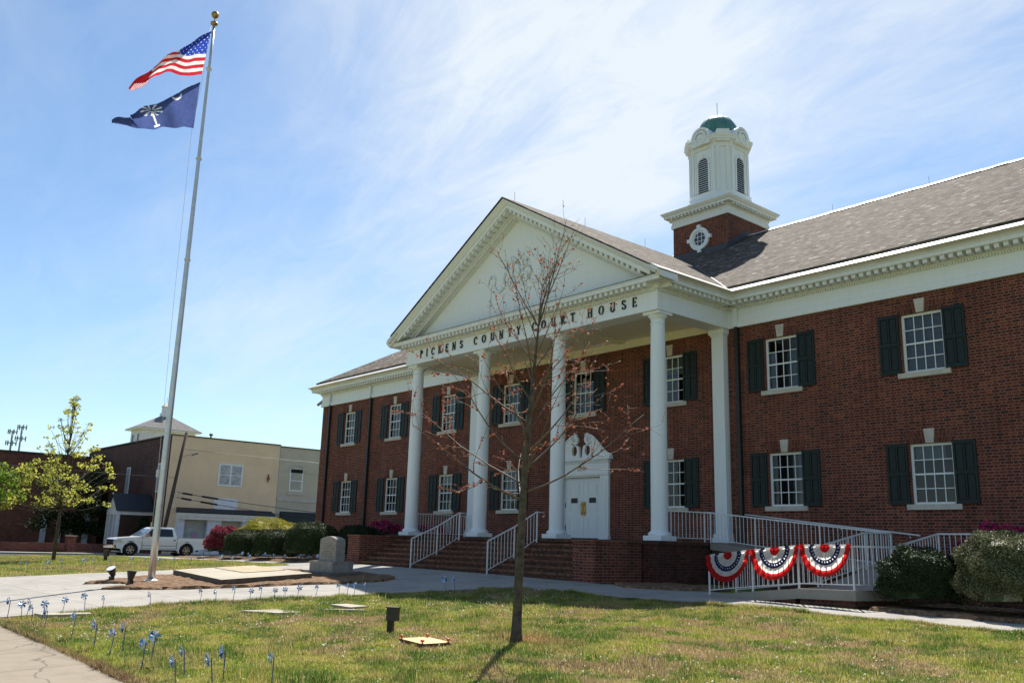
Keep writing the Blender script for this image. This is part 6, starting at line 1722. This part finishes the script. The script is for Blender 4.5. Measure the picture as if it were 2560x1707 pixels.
def blades(name, parts_, label):
    V = []; Cc = []; n_all = 0
    for x, y, w_, hmul in parts_:
        n = len(x); z = terr(x, y)
        t = fbm(x * 1.6 + 11, y * 1.6 + 3, 3)
        h = (.022 + .05 * np.clip((t - .42) * 4, 0, 1) * rng.random(n) + .018 * rng.random(n)) * hmul
        wd = np.clip(.0032 + .00022 * w_, .004, .012)
        az_ = rng.uniform(0, 2 * math.pi, n); le = rng.normal(0, .55, n)
        dx, dy = np.cos(az_), np.sin(az_)
        p = np.stack([x, y, z - .004], 1); side = np.stack([-dy, dx, 0 * x], 1) * wd[:, None]
        tip = p + np.stack([dx * h * le, dy * h * le, h], 1)
        V.append(np.stack([p - side, p + side, tip], 1))
        c = lawncol(x, y) * rng.uniform(.65, 1.35, n)[:, None]
        straw = rng.random(n) < .16; c[straw] = STRAW * rng.uniform(.7, 1.25, straw.sum())[:, None]
        Cc.append(np.repeat(c[:, None, :], 3, 1)); n_all += n
    V = np.concatenate(V).reshape(-1, 3); Cc = np.concatenate(Cc).reshape(-1, 3)
    me = bpy.data.meshes.new(name); nv = len(V); me.vertices.add(nv); me.vertices.foreach_set('co', V.astype(np.float32).ravel())
    me.loops.add(nv); me.loops.foreach_set('vertex_index', np.arange(nv, dtype=np.int32)); me.polygons.add(nv // 3)
    me.polygons.foreach_set('loop_start', np.arange(0, nv, 3, dtype=np.int32)); me.polygons.foreach_set('loop_total', np.full(nv // 3, 3, dtype=np.int32))
    me.update(calc_edges=True)
    ca = me.color_attributes.new('Col', 'FLOAT_COLOR', 'POINT'); ca.data.foreach_set('color', np.concatenate([Cc, np.ones((nv, 1))], 1).astype(np.float32).ravel())
    m, nt, b = newmat('grass_blade'); at = nt.nodes.new('ShaderNodeAttribute'); at.attribute_name = 'Col'
    nt.links.new(at.outputs['Color'], b.inputs['Base Color']); b.inputs['Roughness'].default_value = .6; b.inputs['Specular IOR Level'].default_value = .25
    tr_ = nt.nodes.new('ShaderNodeBsdfTranslucent'); nt.links.new(at.outputs['Color'], tr_.inputs['Color']); ms = nt.nodes.new('ShaderNodeMixShader'); ms.inputs[0].default_value = .45
    nt.links.new(b.outputs[0], ms.inputs[1]); nt.links.new(tr_.outputs[0], ms.inputs[2]); nt.links.new(ms.outputs[0], nt.nodes['Material Output'].inputs['Surface'])
    me.materials.append(m); o = bpy.data.objects.new(name, me); COL.objects.link(o); return tag(o, label, 'grass', kind='stuff')
P1 = scatter(850000, 4.6, 26, -19.45, -7.5)
P2 = scatter(160000, -34, -6.5, -19.4, -7.2)
# ragged longer tufts along the walkway and sidewalk edges
ex, ey = [], []
for a, b, n in (((4.78, -17.7), (4.7, -16.4), 1500), ((4.7, -16.4), (5.28, -13.2), 3500), ((5.28, -13.2), (5.9, -9.6), 3500), ((5.9, -9.6), (6.05, -8.2), 1200), ((7.0, -8.17), (9.5, -8.27), 4000), ((9.5, -8.27), (10.9, -7.97), 3000), ((10.9, -7.97), (13.5, -7.64), 5000), ((13.5, -7.64), (20, -7.62), 9000), ((5.0, -19.42), (9.8, -19.5), 6000), ((9.8, -19.5), (15, -19.68), 8000)):
    t = rng.random(n); ex.append(a[0] + (b[0] - a[0]) * t + rng.normal(0, .03, n)); ey.append(a[1] + (b[1] - a[1]) * t + rng.normal(0, .03, n))
ex = np.concatenate(ex); ey = np.concatenate(ey); dd = np.hypot(ex - CAM[0], ey - CAM[1])
tx, ty, tw = scatter(2600, 5, 26, -19.3, -7.7)
kk = fbm(tx * .8 + 5, ty * .8 + 9, 3) > .47; tx, ty, tw = tx[kk], ty[kk], tw[kk]
tn = rng.integers(20, 60, len(tx)); sp_ = rng.uniform(.03, .11, len(tx))
gx = np.repeat(tx, tn) + rng.normal(0, 1, tn.sum()) * np.repeat(sp_, tn); gy = np.repeat(ty, tn) + rng.normal(0, 1, tn.sum()) * np.repeat(sp_, tn); gw = np.repeat(tw, tn)
blades('grass', [(*P1, 1.0), (*P2, 1.35), (ex, ey, dd, 1.7), (gx, gy, gw, 2.1)], 'patchy spring lawn grass, green and straw coloured')
# clover heads, dandelions
n = 5200; x, y, w_ = scatter(n, 5, 26, -19.3, -7.7); k = fbm(x * .5 + 60, y * .5 + 80, 3); ok = (k > .52) | (rng.random(len(x)) < .12); x, y = x[ok], y[ok]
cpt = np.stack([x, y, terr(x, y) + rng.uniform(.03, .06, len(x))], 1); cpt = np.repeat(cpt, 3, 0)
m_cl = cloth('clover_white', (.85, .83, .76), .45); m_dd = plain('dandelion', (.62, .42, .02), .7, .2)
mi_ = np.repeat((rng.random(len(x)) < .10).astype(int), 3)
o = quads('clover_flowers', cpt, rng.uniform(.014, .028, len(cpt)), [m_cl, m_dd], mi=mi_, aspect=.9)
tag(o, 'white clover heads and a few dandelions scattered through the lawn', 'flowers', kind='stuff')
